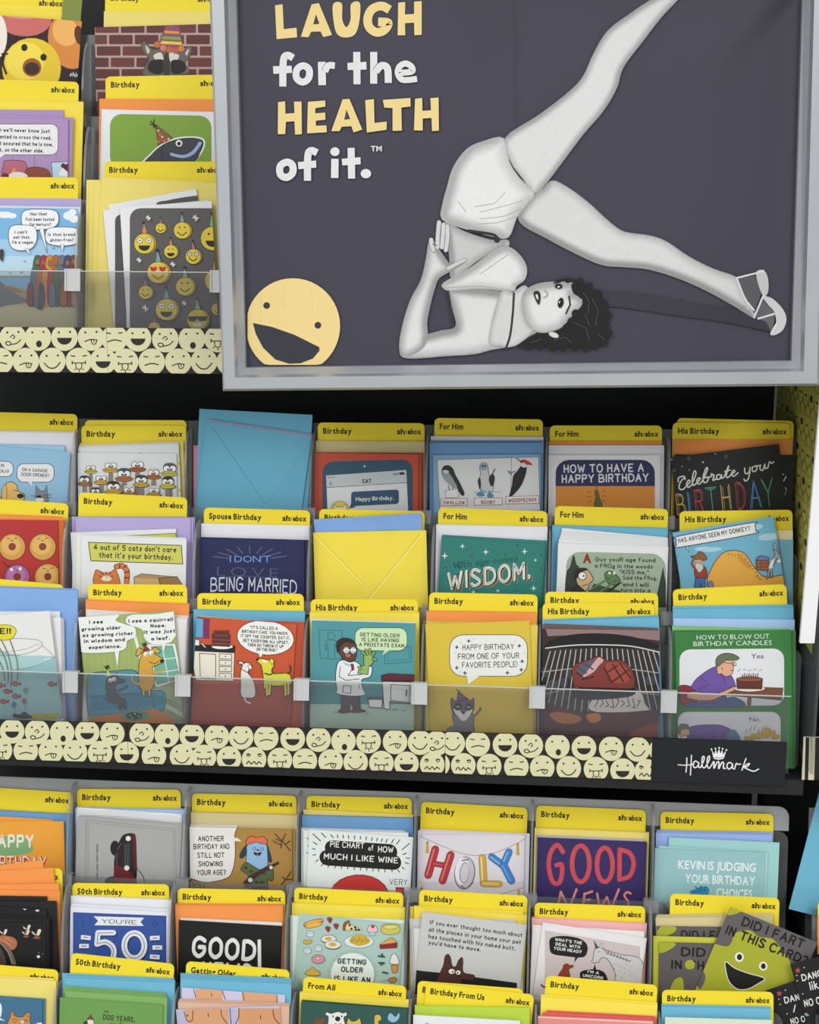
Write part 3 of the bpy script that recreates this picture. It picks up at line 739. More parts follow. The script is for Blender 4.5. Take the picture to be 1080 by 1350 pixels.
I.f('E')
I.b('18171a', 180, 362, 250, 354, 300, 380, 330, 400, 355, 430, 362, 480, 355, 510, 368, 540, 350, 572, 300, 584, 240, 580, 190, 588, 140, 580, 90, 588, 60, 578, 100, 548, 140, 532, 200, 520, 230, 490, 262, 440, 240, 400)
shade('E', (76, 400, 100, 380, 140, 366, 200, 362, 252, 368, 262, 380, 246, 398, 270, 410, 276, 440, 250, 470, 224, 500, 200, 522, 150, 536, 110, 526, 84, 490, 72, 440), .62, .86, 16, -.1, .4)
I.f('E'); I.b('141316', 240, 372, 262, 366, 290, 390, 276, 420, 262, 412, 246, 400)
for q in ((352, 440, 14), (362, 476, 15), (356, 506, 14), (366, 538, 14), (350, 566, 15), (320, 580, 13), (288, 588, 12), (252, 585, 13), (214, 588, 12), (176, 586, 13), (136, 582, 12), (98, 584, 10), (330, 402, 14), (300, 378, 13), (270, 360, 11), (228, 358, 9), (255, 470, 14), (240, 496, 13), (222, 518, 12)): I.e('18171a', *q)
I.ll('1a191b', 5, (222, 470, 236, 440, 232, 412), (182, 366, 204, 362)); I.e('1d1c1e', 204, 434, 10, 18, 10); I.e('d8d8d8', 202, 432, 5, 4); I.e('111111', 205, 434, 4, 6)
I.e('1d1c1e', 197, 378, 13, 9, 10); I.e('dadada', 197, 380, 4, 3)
I.b('2a2829', 112, 400, 128, 394, 136, 410, 132, 440, 122, 430); I.b('dcdcdc', 119, 408, 125, 406, 128, 416, 126, 424)
I.l('8a8a8a', 3, 150, 392, 160, 402, 156, 412, 146, 416); I.e('d0d0d0', 180, 542, 18, 9, 20, o='777777', w=2)
I.ll('4a494c', 2.5, (280, 400, 300, 430, 296, 470), (310, 420, 330, 460, 322, 510), (250, 500, 290, 520, 300, 560), (180, 560, 220, 550, 240, 570), (100, 570, 140, 556), (330, 540, 350, 556), (286, 470, 300, 510))
# seam of the sheet
V = [(x, -z, zz) for x, z, zz in I.V]
def mesh_vc(name, V, F, C, m, parent, mw):
    cols = []
    o = mesh_obj(name, V, F, m, None, parent, mw)
    ca = o.data.color_attributes.new('Col', 'FLOAT_COLOR', 'CORNER'); arr = np.ones((len(o.data.loops), 4), np.float32); i = 0
    for f, c in zip(F, C):
        n = len(f); arr[i:i + n, :3] = np.array(c); i += n
    ca.data.foreach_set('color', arr.ravel()); return o
mesh_vc('poster_print', V, [tuple(f) for f in I.F], I.C, M_POSTER, pf, Matrix.Translation(I.O))

# ---------------------------------------------------------------- cards, envelopes and dividers
YEL = 'edd62c'
EC = {'teal': '6fb3ce', 'sky blue': '84a9de', 'orange': 'ef9650', 'pale yellow': 'ead878', 'yellow': 'f2dc52', 'purple': 'b4a7d4', 'white': 'e4e4e8', 'tan': 'd2c490',
      'pink': 'f0b5b4', 'pale blue': 'a9c9ee', 'steel blue': '6f9cc9', 'periwinkle': '9db6ea', 'lime': 'b9d24a', 'cream': 'ece2b8'}
K = '1d1c1c'; WT = 'e4e4e2'
def tab_art(txt, x0, y0, x1, y1, wave=0):
    def f(I):
        W = math.hypot(x1 - x0, y1 - y0); c, s = (x1 - x0) / W, (y1 - y0) / W
        at = lambda d, e: (x0 + d * c - e * s, y0 + d * s + e * c)
        if txt:
            x, y = at(7, 14.5); I.t('332c0c', txt, x, y, 7.2, font='b', wt=.042, w=4.75 * len(txt.replace(' ', '')) + 2.6 * txt.count(' '))
        x, y = at(W - 36.5, 14.5); I.t('2a2408', 'sh', x, y, 7, font='b', wt=.038, w=9.8, gap=.04)
        x, y = at(W - 24.6, 14.5); I.e('b59a1c', x, y - 1.6, 1.5, 1.5); I.e('b59a1c', x, y - 4.2, 1.3, 1.2)
        x, y = at(W - 22.4, 14.5); I.t('2a2408', 'ebox', x, y, 7, font='b', wt=.038, w=17.5, gap=.04)
    return f
ORD = {}
PEND = []
def P(tier, desc, items): PEND.append((tier, desc, items))
ORDW = ['foremost', 'second foremost', 'third foremost', 'fourth foremost', 'fifth foremost', 'sixth foremost']
def expand(tier, desc, items):
    """one record per sheet: where it stands and how it is built"""
    out = []; k = 0
    for it in items:
        kd = it[0]
        if kd == 'T':
            txt, x0, y0, x1, y1 = it[1:6]; w = it[6] + ' ' if len(it) > 6 else ''
            out.append(dict(nm='tab_divider', k=k, c=[x0, y0, x1, y1], col=YEL, m=M_CARD, kw=dict(rad=.0055, th=.0008, fold=False), tab=txt,
                            lab=f"{w}yellow tab divider{' reading ' + txt if txt else ''} behind {desc}", cat='divider', grp=None)); k += 1
        elif kd == 'E':
            cn, x0, y0, x1, y1 = it[1:6]; n, dx, dy = it[6:9] if len(it) > 8 else (it[6] if len(it) > 6 else 1, 0, 0)
            for i in range(n):
                lab = (it[10] if len(it) > 10 else f"{cn} envelope behind {desc}") if n == 1 else f"{ORDW[n - 1 - i]} of the {cn} envelopes behind {desc}"
                out.append(dict(nm='envelope', k=k, c=[x0 + i * dx, y0 + i * dy, x1 + i * dx, y1 + i * dy], col=EC[cn], m=M_ENV, art=it[9] if len(it) > 9 else None,
                                kw=dict(th=.0009, fold=False), lab=lab, cat='envelope', grp=f"{cn} envelopes behind {desc}" if n > 1 else None)); k += 1
        elif kd == 'B':
            c, cn, x0, y0, x1, y1 = it[1:7]; n, dx, dy = it[7:10] if len(it) > 9 else (1, 0, 0)
            for i in range(n):
                lab = f"{cn} card peeking out behind {desc}" if n == 1 else f"{ORDW[n - 1 - i]} of the {cn} cards behind {desc}"
                out.append(dict(nm='greeting_card', k=k, c=[x0 + i * dx, y0 + i * dy, x1 + i * dx, y1 + i * dy], col=c, m=M_CARD, art=it[10] if len(it) > 10 else None, o=(i * dx, i * dy),
                                kw={}, lab=lab, cat='card', grp=f"{cn} cards behind {desc}" if n > 1 else None)); k += 1
        elif kd == 'F':
            c, x0, y0, x1, y1, lab, art = it[1:8]; kw = dict(it[8]) if len(it) > 8 else {}
            k += kw.pop('kadd', 0)
            out.append(dict(nm='greeting_card', k=k, c=[x0, y0, x1, y1], col=c, m=M_CARD, art=art, kw=kw, lab=lab, cat='card', grp=None, free='drop' in kw)); k += 1
    return out
def xrange(tier, r):
    S = TIER[tier]; off = .0015 + r['k'] * STEP + .001; x0, y0, x1, y1 = r['c']
    A = S.hit(x0, y0, off); B = S.hit(x1, y1, off); u = (B - A).normalized(); v = u.cross(S.n)
    if v.z > 0: v = -v
    H = (min(A.z, B.z) - BASE[tier][1]) / -v.z
    q = [p.x for p in (A, B, A + v * H, B + v * H)]
    return min(q), max(q)
FINS = {}
def place_all():
    tiers = {}
    for tier, desc, items in PEND:
        tiers.setdefault(tier, []).append((desc, expand(tier, desc, items)))
    for tier, pk in tiers.items():
        Y = BASE[tier][0]; sc = 1950 / 1.64
        inf = []
        for desc, rs in pk:
            R_ = [xrange(tier, r) for r in rs if not r.get('free')]
            inf.append([sorted(a for a, b in R_)[0], sorted(b for a, b in R_)[-1], rs, desc])
        inf.sort(key=lambda q: (q[0] + q[1]) / 2)
        main = [q for q in inf if q[2][0]['c'][0] < 1040]; other = [q for q in inf if q[2][0]['c'][0] >= 1040]
        # the fin stands midway between neighbouring pockets' middle sheets
        f = []
        for a, b in zip(main, main[1:]): f.append((a[1] + b[0]) / 2)
        W = .131
        lo0 = f[0] - .139
        FINS[tier] = [lo0] + f
        lim = [lo0] + f + [XR if tier[0] != 'U' else f[-1] + .16]
        if tier[0] == 'U': FINS[tier].append(f[-1] + .16)
        for i, q in enumerate(main):
            lo, hi = lim[i] + .0022, lim[i + 1] - .0022
            for r in q[2]:
                if r.get('free'): continue
                for _ in range(3):
                    a, b = xrange(tier, r); sc = abs(r['c'][2] - r['c'][0]) / max(.02, (TIER[tier].hit(r['c'][2], r['c'][3]).x - TIER[tier].hit(r['c'][0], r['c'][1]).x))
                    x0, y0, x1, y1 = r['c']; g = (y1 - y0) / (x1 - x0)
                    if a < lo: d = (lo - a) * sc; r['c'][0] += d; r['c'][1] += d * g
                    if b > hi: d = (b - hi) * sc; r['c'][2] -= d; r['c'][3] -= d * g
        for q in other:
            for r in q[2]:
                a, b = xrange(tier, r)
                if a < XR + .026: d = (XR + .026 - a) * sc; r['c'][0] += d
                if b > XR + .19: d = (b - XR - .19) * sc; r['c'][2] -= d
        for q in main + other:
            for r in q[2]:
                art = r.get('art')
                if 'tab' in r: art = tab_art(r['tab'], *r['c'])
                elif art and r.get('o'):
                    def art(I, f_=r['art'], o_=r['o']): I.ox, I.oy = o_; f_(I)
                o = sheet(r['nm'], tier, r['k'], *r['c'], r['col'], r['m'], art=art, **r['kw'])
                tag(o, r['lab'], r['cat'], r['grp'])
def env_seams(I):
    """glued edges of an envelope, a little proud of the paper"""
    pass

# ================= upper shelf, left column
def donuts(I):
    I.f('A'); I.r('2a0f12', -60, 50, 400, 480)
    I.e('c96a62', 120, 95, 125, 78, 0); I.e('dc8f86', 110, 60, 100, 30); I.e('efe3d8', -20, 170, 54, 110)
    I.e('d8873a', 330, 195, 100, 135, -14); I.e('eeb060', 310, 150, 60, 70, -20); I.e('5a2712', 376, 168, 22, 46, -10)
    I.e('e6c52c', 150, 325, 140, 145); I.e('f3da4e', 120, 290, 92, 90); I.e('9a5a20', 152, 320, 45, 44); I.e('3a1d10', 152, 326, 36, 30)
    I.e('161310', 116, 226, 15, 17); I.e('161310', 207, 272, 15, 17); I.l('161310', 10, 22, 262, 14, 300, 30, 350); I.l('161310', 8, 10, 256, 36, 256)
    I.t('e8e8e8', 'shin', 330, 362, 22, 44, 8); I.t('e8e8e8', "yum", 330, 410, 24, 60, 12); I.t('e8e8e8', 'Oy', 372, 452, 26, 40, 12)
P('U0', 'the doughnut card', [('T', '', -60, -12, 88, -6), ('E', 'yellow', -50, 4, 98, 10, 2, 4, 6), ('B', '7d8a3a', 'olive green', 84, -10, 109, -8), 
   ('F', '3a1418', -60, 16, 108, 28, 'doughnut photo card with a yellow smiling doughnut among glazed ones', donuts)])
def chicken(I):
    I.f('X'); I.r('a98bb8', -60, 80, 440, 700)
    I.bub('e6e4e6', -160, 106, 345, 288, 40, (-20, 280, -30, 330, 30, 285))
    for i, (s, x, y, w) in enumerate((('h we\'ll never know just', -4, 152, 296), ('anted to cross the road,', -2, 192, 306), ('t assured that he is now,', -2, 231, 316), ('t, on the other side.', -2, 270, 258))):
        I.t(K, s, x, y, 24, w - x, 1.5, wt=.2)
    I.ll('8d6f9e', 2, (75, 290, 75, 320), (205, 292, 205, 370), (335, 285, 338, 310))
    I.b('b5627a', 24, 420, 22, 340, 40, 322, 130, 324, 155, 345, 160, 420, o=K, w=3); I.b('8a3f2e', 158, 430, 160, 372, 225, 362, 285, 380, 292, 430, o=K, w=3)
    I.b('e8e0d8', 50, 420, 80, 392, 140, 396, 160, 420); I.b('7a1420', 10, 418, 20, 398, 50, 404, 50, 420); I.b('e0902c', 70, 392, 84, 362, 94, 384)
    I.p('b8d0e6', 305, 334, 420, 328, 430, 430, 314, 430, o=K, w=3); I.b('5a0f1c', 362, 360, 372, 338, 390, 345, 410, 342, 418, 380, 400, 400, 380, 370); I.b('ece8e2', 350, 410, 370, 376, 395, 384, 405, 412)
P('U1', 'the chicken comic card', [('T', '', -60, 103, 104, 108), ('E', 'yellow', -50, 130, 110, 134, 3, 0, 1.5), ('B', 'a98bb8', 'purple', -60, 144, 84, 145), ('B', 'a98bb8', 'lilac', -50, 150, 97, 155),
   ('F', 'a98bb8', -60, 156, 90, 157, 'purple comic card about a chicken crossing the road, with a white speech box', chicken)])
def loaves(I):
    I.f('X'); I.r('79b1da', -60, 610, 455, 800); I.r('9dc6e2', -60, 790, 470, 900); I.r('b9d6e6', -60, 890, 490, 1010); I.r('8f9b8a', -60, 1005, 520, 1020)
    I.b('a79a6b', -80, 1070, 40, 1060, 150, 1085, 300, 1120, 540, 1140, 560, 1250, -80, 1250); I.r('bdb68c', -60, 1160, 540, 1330)
    I.b('6f7076', -60, 1030, 0, 1040, 60, 1090, 150, 1140, 190, 1160, 60, 1180, -60, 1190); I.b('8a7a50', 20, 1070, 90, 1078, 130, 1098, 160, 1110, 70, 1100)
    for q in ((-20, 640, 40, 18), (30, 645, 45, 20), (70, 650, 30, 16), (410, 650, 34, 26), (430, 630, 24, 20), (440, 670, 28, 22)): I.e('e6e9ec', *q)
    cols = ['5b6f8a', '8a5a3a', '3f6a4a', 'a8642c', '7a3f2e', '6a5a50', 'c08a3a', '3a4b66', '9a3040', 'a02848']
    for i in range(9):
        x = 205 + i * 34; I.b(cols[(i * 3) % 10], x - 24, 1170, x - 22, 1000, x - 6, 950, x + 12, 950, x + 26, 1010, x + 28, 1172, o='2a2420', w=2)
    for i in range(8):
        x = 225 + i * 36; I.b(cols[(i * 7 + 2) % 10], x - 26, 960, x - 18, 895, x + 6, 885, x + 22, 905, x + 18, 975, o='2a2018', w=2); I.e('9a6a48', x - 2, 925 + (i % 2) * 8, 11, 16); I.l('2a2018', 3, x - 10, 935, x, 950, x + 8, 940)
    for i in range(5): x = 180 + i * 66; I.b(cols[(i * 3 + 4) % 10], x - 16, 1175, x - 14, 1080, x, 1050, x + 16, 1080, x + 18, 1178, o='2a2420', w=2)
    I.b('e9ebee', 130, 668, 150, 622, 240, 612, 330, 622, 352, 668, 330, 715, 240, 735, 150, 722, o=K, w=3); I.p('e9ebee', 236, 730, 284, 876, 262, 728, o=K, w=2); I.p('e9ebee', 232, 718, 256, 735, 264, 718)
    I.b('e9ebee', 54, 770, 70, 715, 140, 706, 210, 720, 222, 790, 190, 845, 120, 858, 70, 835, o=K, w=3); I.p('e9ebee', 150, 848, 185, 884, 172, 845, o=K, w=2)
    I.b('e9ebee', 272, 770, 290, 728, 370, 718, 460, 728, 480, 770, 460, 815, 370, 830, 290, 815, o=K, w=3); I.p('e9ebee', 362, 824, 374, 866, 384, 824, o=K, w=2)
    for s, x, y, w in (('Has that', 182, 650, 100), ('fish been tested', 155, 682, 170), ('for mercury?', 180, 712, 125), ("I can't", 92, 758, 74), ('eat that.', 84, 788, 100), ("I'm a vegan.", 76, 818, 130), ('Is that bread', 288, 772, 160), ('gluten-free?', 302, 804, 138)): I.t('4a2a24', s, x, y, 20, w, 0, wt=.16)
    I.ll('4d5560', 4, (60, 990, 70, 990), (125, 988, 138, 988), (146, 920, 158, 922), (316, 846, 330, 842)); I.b('33383a', -5, 880, 10, 850, 26, 860, 22, 918, 10, 915); I.b('3a4a3a', 218, 1196, 240, 1186, 262, 1196, 240, 1206)
P('U2', 'the loaves and fishes comic card', [('T', '', -60, 233, 103, 234), ('E', 'purple', -50, 261, 110, 262), ('B', 'dfe6ea', 'white edged', -60, 270, 106, 273),
   ('F', '7fb4dc', -60, 273, 103, 275, 'comic card of a robed crowd in speech bubbles under a blue sky', loaves, {'kadd': 3})])
# right column
def bricks(I):
    I.f('A'); I.r('b49a90', 440, 100, 1040, 480)
    for j, y in enumerate(range(112, 500, 54)):
        for i in range(-1, 6):
            x = 452 + i * 122 + (j % 2) * 62 + (j * 17 % 13); a = I.layer; I.r('5d2e2e' if (i + j) % 3 else '6a3733', x, y, x + 112, y + 44, 5); I.layer = a
    I.layer += 1
    I.b('6a6058', 672, 205, 690, 198, 722, 232, 770, 232, 830, 236, 880, 226, 908, 222, 905, 262, 880, 300, 890, 350, 690, 360, 692, 310, 706, 280, 676, 240, o='3a332e', w=3)
    I.b('c9c0b4', 690, 215, 712, 238, 700, 255); I.b('c9c0b4', 898, 232, 880, 250, 888, 264); I.b('d8d2c8', 730, 262, 764, 250, 776, 290, 740, 285); I.b('d8d2c8', 806, 250, 850, 262, 835, 290, 808, 290)
    I.b('1b1715', 702, 330, 715, 290, 768, 282, 782, 300, 770, 345, 740, 352); I.b('1b1715', 812, 300, 826, 284, 870, 292, 882, 330, 850, 350, 815, 345); I.b('3a302a', 780, 262, 800, 258, 806, 350, 776, 350)
    I.p('8a4a6a', 790, 118, 848, 118, 872, 236, 742, 226); I.p('7aa04a', 772, 172, 856, 176, 860, 192, 768, 186); I.p('e0902c', 782, 145, 850, 150, 852, 162, 780, 158); I.p('e2c82c', 768, 194, 862, 200, 866, 214, 760, 208)
    for x, y, c in ((745, 212, 'c26a3a'), (775, 228, 'd0785a'), (805, 236, 'c2603a'), (832, 240, 'b65a4a'), (860, 232, 'd07a3a')): I.e(c, x, y, 15)
P('U0', 'the brick wall raccoon card', [('T', 'Birthday', 139, -14, 300, -12), ('E', 'pale yellow', 137, 15, 302, 15), ('F', '5d2e2e', 125, 36, 296, 31, 'photo card of a raccoon in a striped party hat before a brick wall', bricks)])
def whale(I):
    I.f('A'); I.r('7fa23a', 522, 540, 1004, 800, 56, sk=10)
    I.b('45474c', 670, 800, 720, 728, 780, 680, 850, 655, 930, 652, 968, 668, 962, 710, 920, 770, 860, 800, o='f0f0ec', w=8); I.b('3d3f45', 680, 800, 722, 732, 780, 684, 850, 660, 925, 656, 962, 674, 952, 712, 905, 775, o=K, w=3)
    I.p('8a5a34', 738, 590, 822, 656, 750, 690, o=K, w=3); I.ee('d8d8d0', 5, 752, 620, 770, 650, 800, 660); I.ee('e07030', 6, 760, 640, 780, 668, 752, 672)
    I.ll(K, 5, (712, 590, 748, 598), (716, 575, 744, 610), (732, 568, 730, 606)); I.e('e8e8e8', 850, 680, 18, o=K, w=3); I.e('15151a', 850, 682, 9)
    I.l('9db4e0', 17, 815, 732, 870, 742, 915, 725, 950, 680); I.l('26262a', 3, 815, 724, 870, 734, 910, 716, 938, 682); I.l('26262a', 3, 775, 690, 766, 730, 775, 760)
P('U1', 'the green whale card', [('T', 'Birthday', 139, 101, 305, 98), ('E', 'orange', 131, 130, 305, 131), ('B', 'e6e6ea', 'white', 134, 144, 300, 148, 2, 1, 2), ('F', 'e6e6e8', 137, 147, 298, 154, 'white bordered green card with a grey whale in a party hat', whale)])
def emoji(I):
    I.f('B'); I.r('5b5757', 616, 160, 1110, 800, 50)
    L = [(685, 328, 51, 'o'), (763, 255, 26, 's'), (865, 266, 42, 's'), (1010, 304, 60, 'L'), (812, 367, 34, 'g'), (918, 390, 38, 'n'), (752, 466, 54, 'h'), (880, 532, 46, 's'), (1025, 505, 54, 'd'), (693, 560, 34, 'x'), (793, 642, 54, 'O'), (940, 690, 52, 'k'), (1035, 640, 30, 's'), (735, 730, 30, 's')]
    hc = ['c98a4a', 'b06a8a', '7aa0a0', '7ab08a']
    for i, (x, y, r, k) in enumerate(L):
        I.e('b08f22', x + r * .14, y, r, o=K, w=2); I.e('ddc43e', x, y, r * .95, o=K, w=2)
        I.p(hc[i % 4], x - r * .25, y - r * .95, x - r * .05, y - r * 1.95, x + r * .3, y - r * .95, o=K, w=2); I.ee(K, r * .14, x - r * .05, y - r * 1.95)
        e = r * .3
        if k == 'h':
            for sx in (-1, 1): cx = x + sx * r * .4; cy = y - r * .3; I.b('c02a2a', cx, cy + e, cx - e, cy - e * .2, cx - e * .6, cy - e * .8, cx, cy - e * .4, cx + e * .6, cy - e * .8, cx + e, cy - e * .2)
        elif k == 'k': I.p(K, x - r * .9, y - r * .3, x + r * .9, y - r * .3, x + r * .8, y + r * .1, x + r * .2, y + r * .15, x, y - r * .1, x - r * .2, y + r * .15, x - r * .75, y + r * .15)
        elif k in 'oOn': 
            for sx in (-1, 1): I.e('ecece6', x + sx * r * .42, y - r * .3, r * .26, o=K if k == 'n' else '8a7a20', w=3); I.e(K, x + sx * r * .42, y - r * .3, r * .08)
        else: I.ee(K, r * .09, x - r * .3, y - r * .35, x + r * .3, y - r * .35)
        if k in 'LoOg': I.p(K, *[q for t in range(7) for q in (x + r * .55 * math.cos(t * math.pi / 6), y + r * .18 + r * .5 * math.sin(t * math.pi / 6))]); 
        elif k == 'k': I.r('e8e8e0', x - r * .4, y + r * .3, x + r * .4, y + r * .62, 6)
        else: I.l(K, 4, x - r * .5, y + r * .2, x, y + r * .55, x + r * .5, y + r * .2)
    for x, y, q in ((708, 208, 10), (932, 208, 13), (664, 408, 10), (824, 428, 10), (694, 636, 14), (878, 612, 9)): I.ll('dcdcd8', 5, (x - q, y, x + q, y), (x, y - q, x, y + q), (x - q * .7, y - q * .7, x + q * .7, y + q * .7))
def emoback(I):
    I.f('B'); I.r('4e4b4b', 546, 190, 600, 800, 30)
def emoback2(I):
    I.f('B'); I.b('4e4b4b', 740, 150, 800, 122, 920, 102, 960, 104, 985, 130, 1000, 300, 800, 300)
P('U2', 'the party emoji card', [('T', 'Birthday', 137, 213, 305, 213), ('E', 'pale yellow', 111, 237, 270, 239, 3, 6.5, 2.2), ('E', 'pale yellow', 134, 233, 300, 242), ('B', 'e3e2e4', 'crooked white bordered', 143, 270, 279, 245, 1, 0, 0, emoback2),
   ('B', 'e3e2e4', 'leaning white bordered', 136, 277, 292, 262, 1, 0, 0, emoback), ('F', 'e6e5e7', 158, 273, 312, 263, 'white bordered grey card covered in yellow party hat emoji faces', emoji, {'kadd': 1})])
# the emoji cards lean; see their own corners above

# ================= middle shelf, back tier
def catdog(I):
    I.f('G'); I.bub('dfe1e2', -90, 340, 68, 418, 34); I.bub('dfe1e2', 86, 352, 275, 446, 34, (140, 440, 168, 472, 160, 440))
    I.t(K, 'EN', -10, 368, 16, 30, 3); I.t(K, 'YOU?', -26, 396, 16, 70, 3); I.t(K, 'ON A GARAGE', 112, 390, 17, 130, 3); I.t(K, 'DOOR OPENER?', 108, 414, 17, 142, 3)
    I.b('dfb66a', 5, 560, 14, 500, 30, 455, 60, 445, 86, 462, 92, 490, 122, 505, 125, 525, 100, 560, o=K, w=3); I.b('dfb66a', 10, 540, 12, 480, 30, 460, 36, 500, 30, 545, o=K, w=2); I.e(K, 105, 516, 18, 12); I.l(K, 3, 70, 488, 88, 490)
    I.p('7f838c', 180, 540, 182, 462, 206, 492, 226, 490, 238, 460, 246, 545, o=K, w=2); I.e(K, 200, 520, 12, 8); I.e('dfe1e2', 202, 536, 24, 10); I.ll(K, 2, (158, 514, 190, 518), (220, 514, 262, 508), (222, 522, 262, 524))
P('M0', 'the dog and cat comic card', [('T', '', -60, 542, 102, 546), ('E', 'white', -50, 567, 105, 569, 3, 0, 1), ('B', '9cc3e0', 'light blue', -60, 584, 84, 587, 2, 1, 1), ('F', '8fb9d6', -60, 583, 93, 596, 'light blue comic card of a dog talking with a grey cat', catdog)])
def ducks(I):
    I.f('G')
    def duck(x, y, s, c, hat='2a2a2a', w=1):
        I.l('8a8078' if c != 'd8d8d0' else 'b9bcb8', s * .62, x, y + s, x, y + 160)
        I.b(hat, x - s * .7, y - s * .1, x - s * .5, y - s * .7, x + s * .5, y - s * .7, x + s * .7, y - s * .1); I.e('e8e8e4', x - s * .36, y - s * .1, s * .38, o=K, w=2.5); I.e('e8e8e4', x + s * .36, y - s * .1, s * .38, o=K, w=2.5)
        I.ee(K, s * .12, x - s * .2, y, x + s * .2, y); I.b(c, x - s, y + s * .4, x, y + s * .15, x + s, y + s * .4, x + s * .6, y + s * .72, x - s * .6, y + s * .72, o=K, w=2); I.l(K, 2, x - s * .9, y + s * .45, x + s * .9, y + s * .45)
    for q in ((462, 378, 32, 'c9b23a', 'd8d8d0'), (564, 366, 40, 'c9a23a', 'd8d8d0'), (700, 362, 42, 'a5562e', 'd8d8d0'), (864, 382, 44, 'b9b83a', '55595c'), (782, 402, 38, 'b0642e', 'c8c8c4'), (632, 408, 44, 'b36a3a', '2e5560'), (516, 430, 36, 'd0a23a', 'e0e0dc'), (432, 438, 34, 'b0703a', '3a3a3c'), (720, 440, 40, 'c8ab3a', '3a3a3c'), (855, 448, 40, 'c9c03a', '2a2a2c'), (580, 474, 44, 'c8ab3a', '2a2a2c'), (660, 490, 38, 'd07a3a', 'd8d8d0'), (786, 492, 36, 'c8983a', 'd8d8d0'), (490, 494, 30, 'c8ab3a', '3a3a3c')): duck(*q)
def ducks2(I): I.f('G'); I.ll(K, 3, (695, 296, 712, 290, 732, 298), (866, 298, 876, 294, 886, 298)); I.ee('d8c23a', 10, 910, 345, 912, 480)
P('M0', 'the big eyed ducks card', [('T', '', 112, 554, 253, 554, 'rear'), ('T', 'Birthday', 107, 561, 249, 561), ('E', 'pale yellow', 100, 584, 252, 581, 2, 0, 2), ('B', 'd7dadb', 'pale grey', 98, 588, 235, 583, 2, .5, 2, ducks2), ('F', 'd7dbdc', 97, 597, 233, 598, 'pale grey card crowded with goggle eyed ducks', ducks)])
def flap(x0, y0, x1, y1, mx, my, c):
    def f(I):
        I.p(c, x0, y0, x1, y1, mx, my); I.l('4f8ba3' if c[0] != 'e' else 'd8bd48', .7, x0, y0, mx, my, x1, y1, sm=False)
    return f
def pinkline(I): pass
def tealflap(I):
    I.l('3f8099', 1.0, 281, 564, 350, 664, sm=False); I.l('7fbcd3', .9, 282, 564, 350, 663); I.l('62a6c0', .7, 352, 664, 409, 585); I.l('d46f9f', 1.2, 277, 555.5, 413, 574.5)
P('M0', 'the tall teal envelopes', [('B', 'e58aa8', 'pink', 255, 587, 400, 588, 2, .5, 3), ('E', 'teal', 263, 539, 412, 547, 1, 0, 0, pinkline, 'rear teal envelope standing tall with a pink line across it'),
   ('E', 'teal', 262, 551, 414, 573, 1, 0, 0, tealflap, 'front teal envelope with its flap side outward, standing tall between tabs')])
def phone(I):
    I.f('H'); I.r('2f5065', 606, 290, 996, 640, 46, sk=-10); I.p('d9dcdc', 622, 350, 968, 326, 982, 640, 634, 640); I.p('bfc6c8', 622, 350, 968, 326, 970, 380, 624, 402); I.l(K, 2, 624, 402, 970, 381)
    I.e('e8e8e8', 788, 310, 4); I.t(K, 'CAT', 778, 382, 15, 40, -2, font='b', wt=.05); I.l(K, 2.5, 645, 376, 638, 384, 646, 392, sm=False); I.t(K, '45%', 912, 348, 8, 22, -2, font='b', wt=.02); I.r(K, 938, 336, 960, 346, 2); I.ll('6a6a6a', 3, (630, 360, 642, 358), (650, 358, 658, 357))
    I.r('31506e', 730, 420, 936, 482, 12, sk=-10); I.p('31506e', 730, 470, 722, 492, 750, 486); I.t('e4e8ea', 'Happy Birthday.', 750, 460, 17, 164, -2, font='b', wt=.015)
    I.e('e0c83a', 682, 500, 40, o='4a4a4a', w=2); I.p('e8e4d8', 655, 500, 656, 474, 668, 486, 698, 484, 708, 472, 712, 500, o=K, w=2)
P('M0', 'the cat chat phone card', [('T', 'Birthday', 419, 557, 560, 558), ('E', 'tan', 414, 581, 561, 582), ('B', 'b8452e', 'brick red', 417, 596, 558, 597, 3, -.8, .6), ('F', 'bc4a32', 413, 597, 552, 599, 'brick red card printed with a phone screen chat headed CAT', phone)])
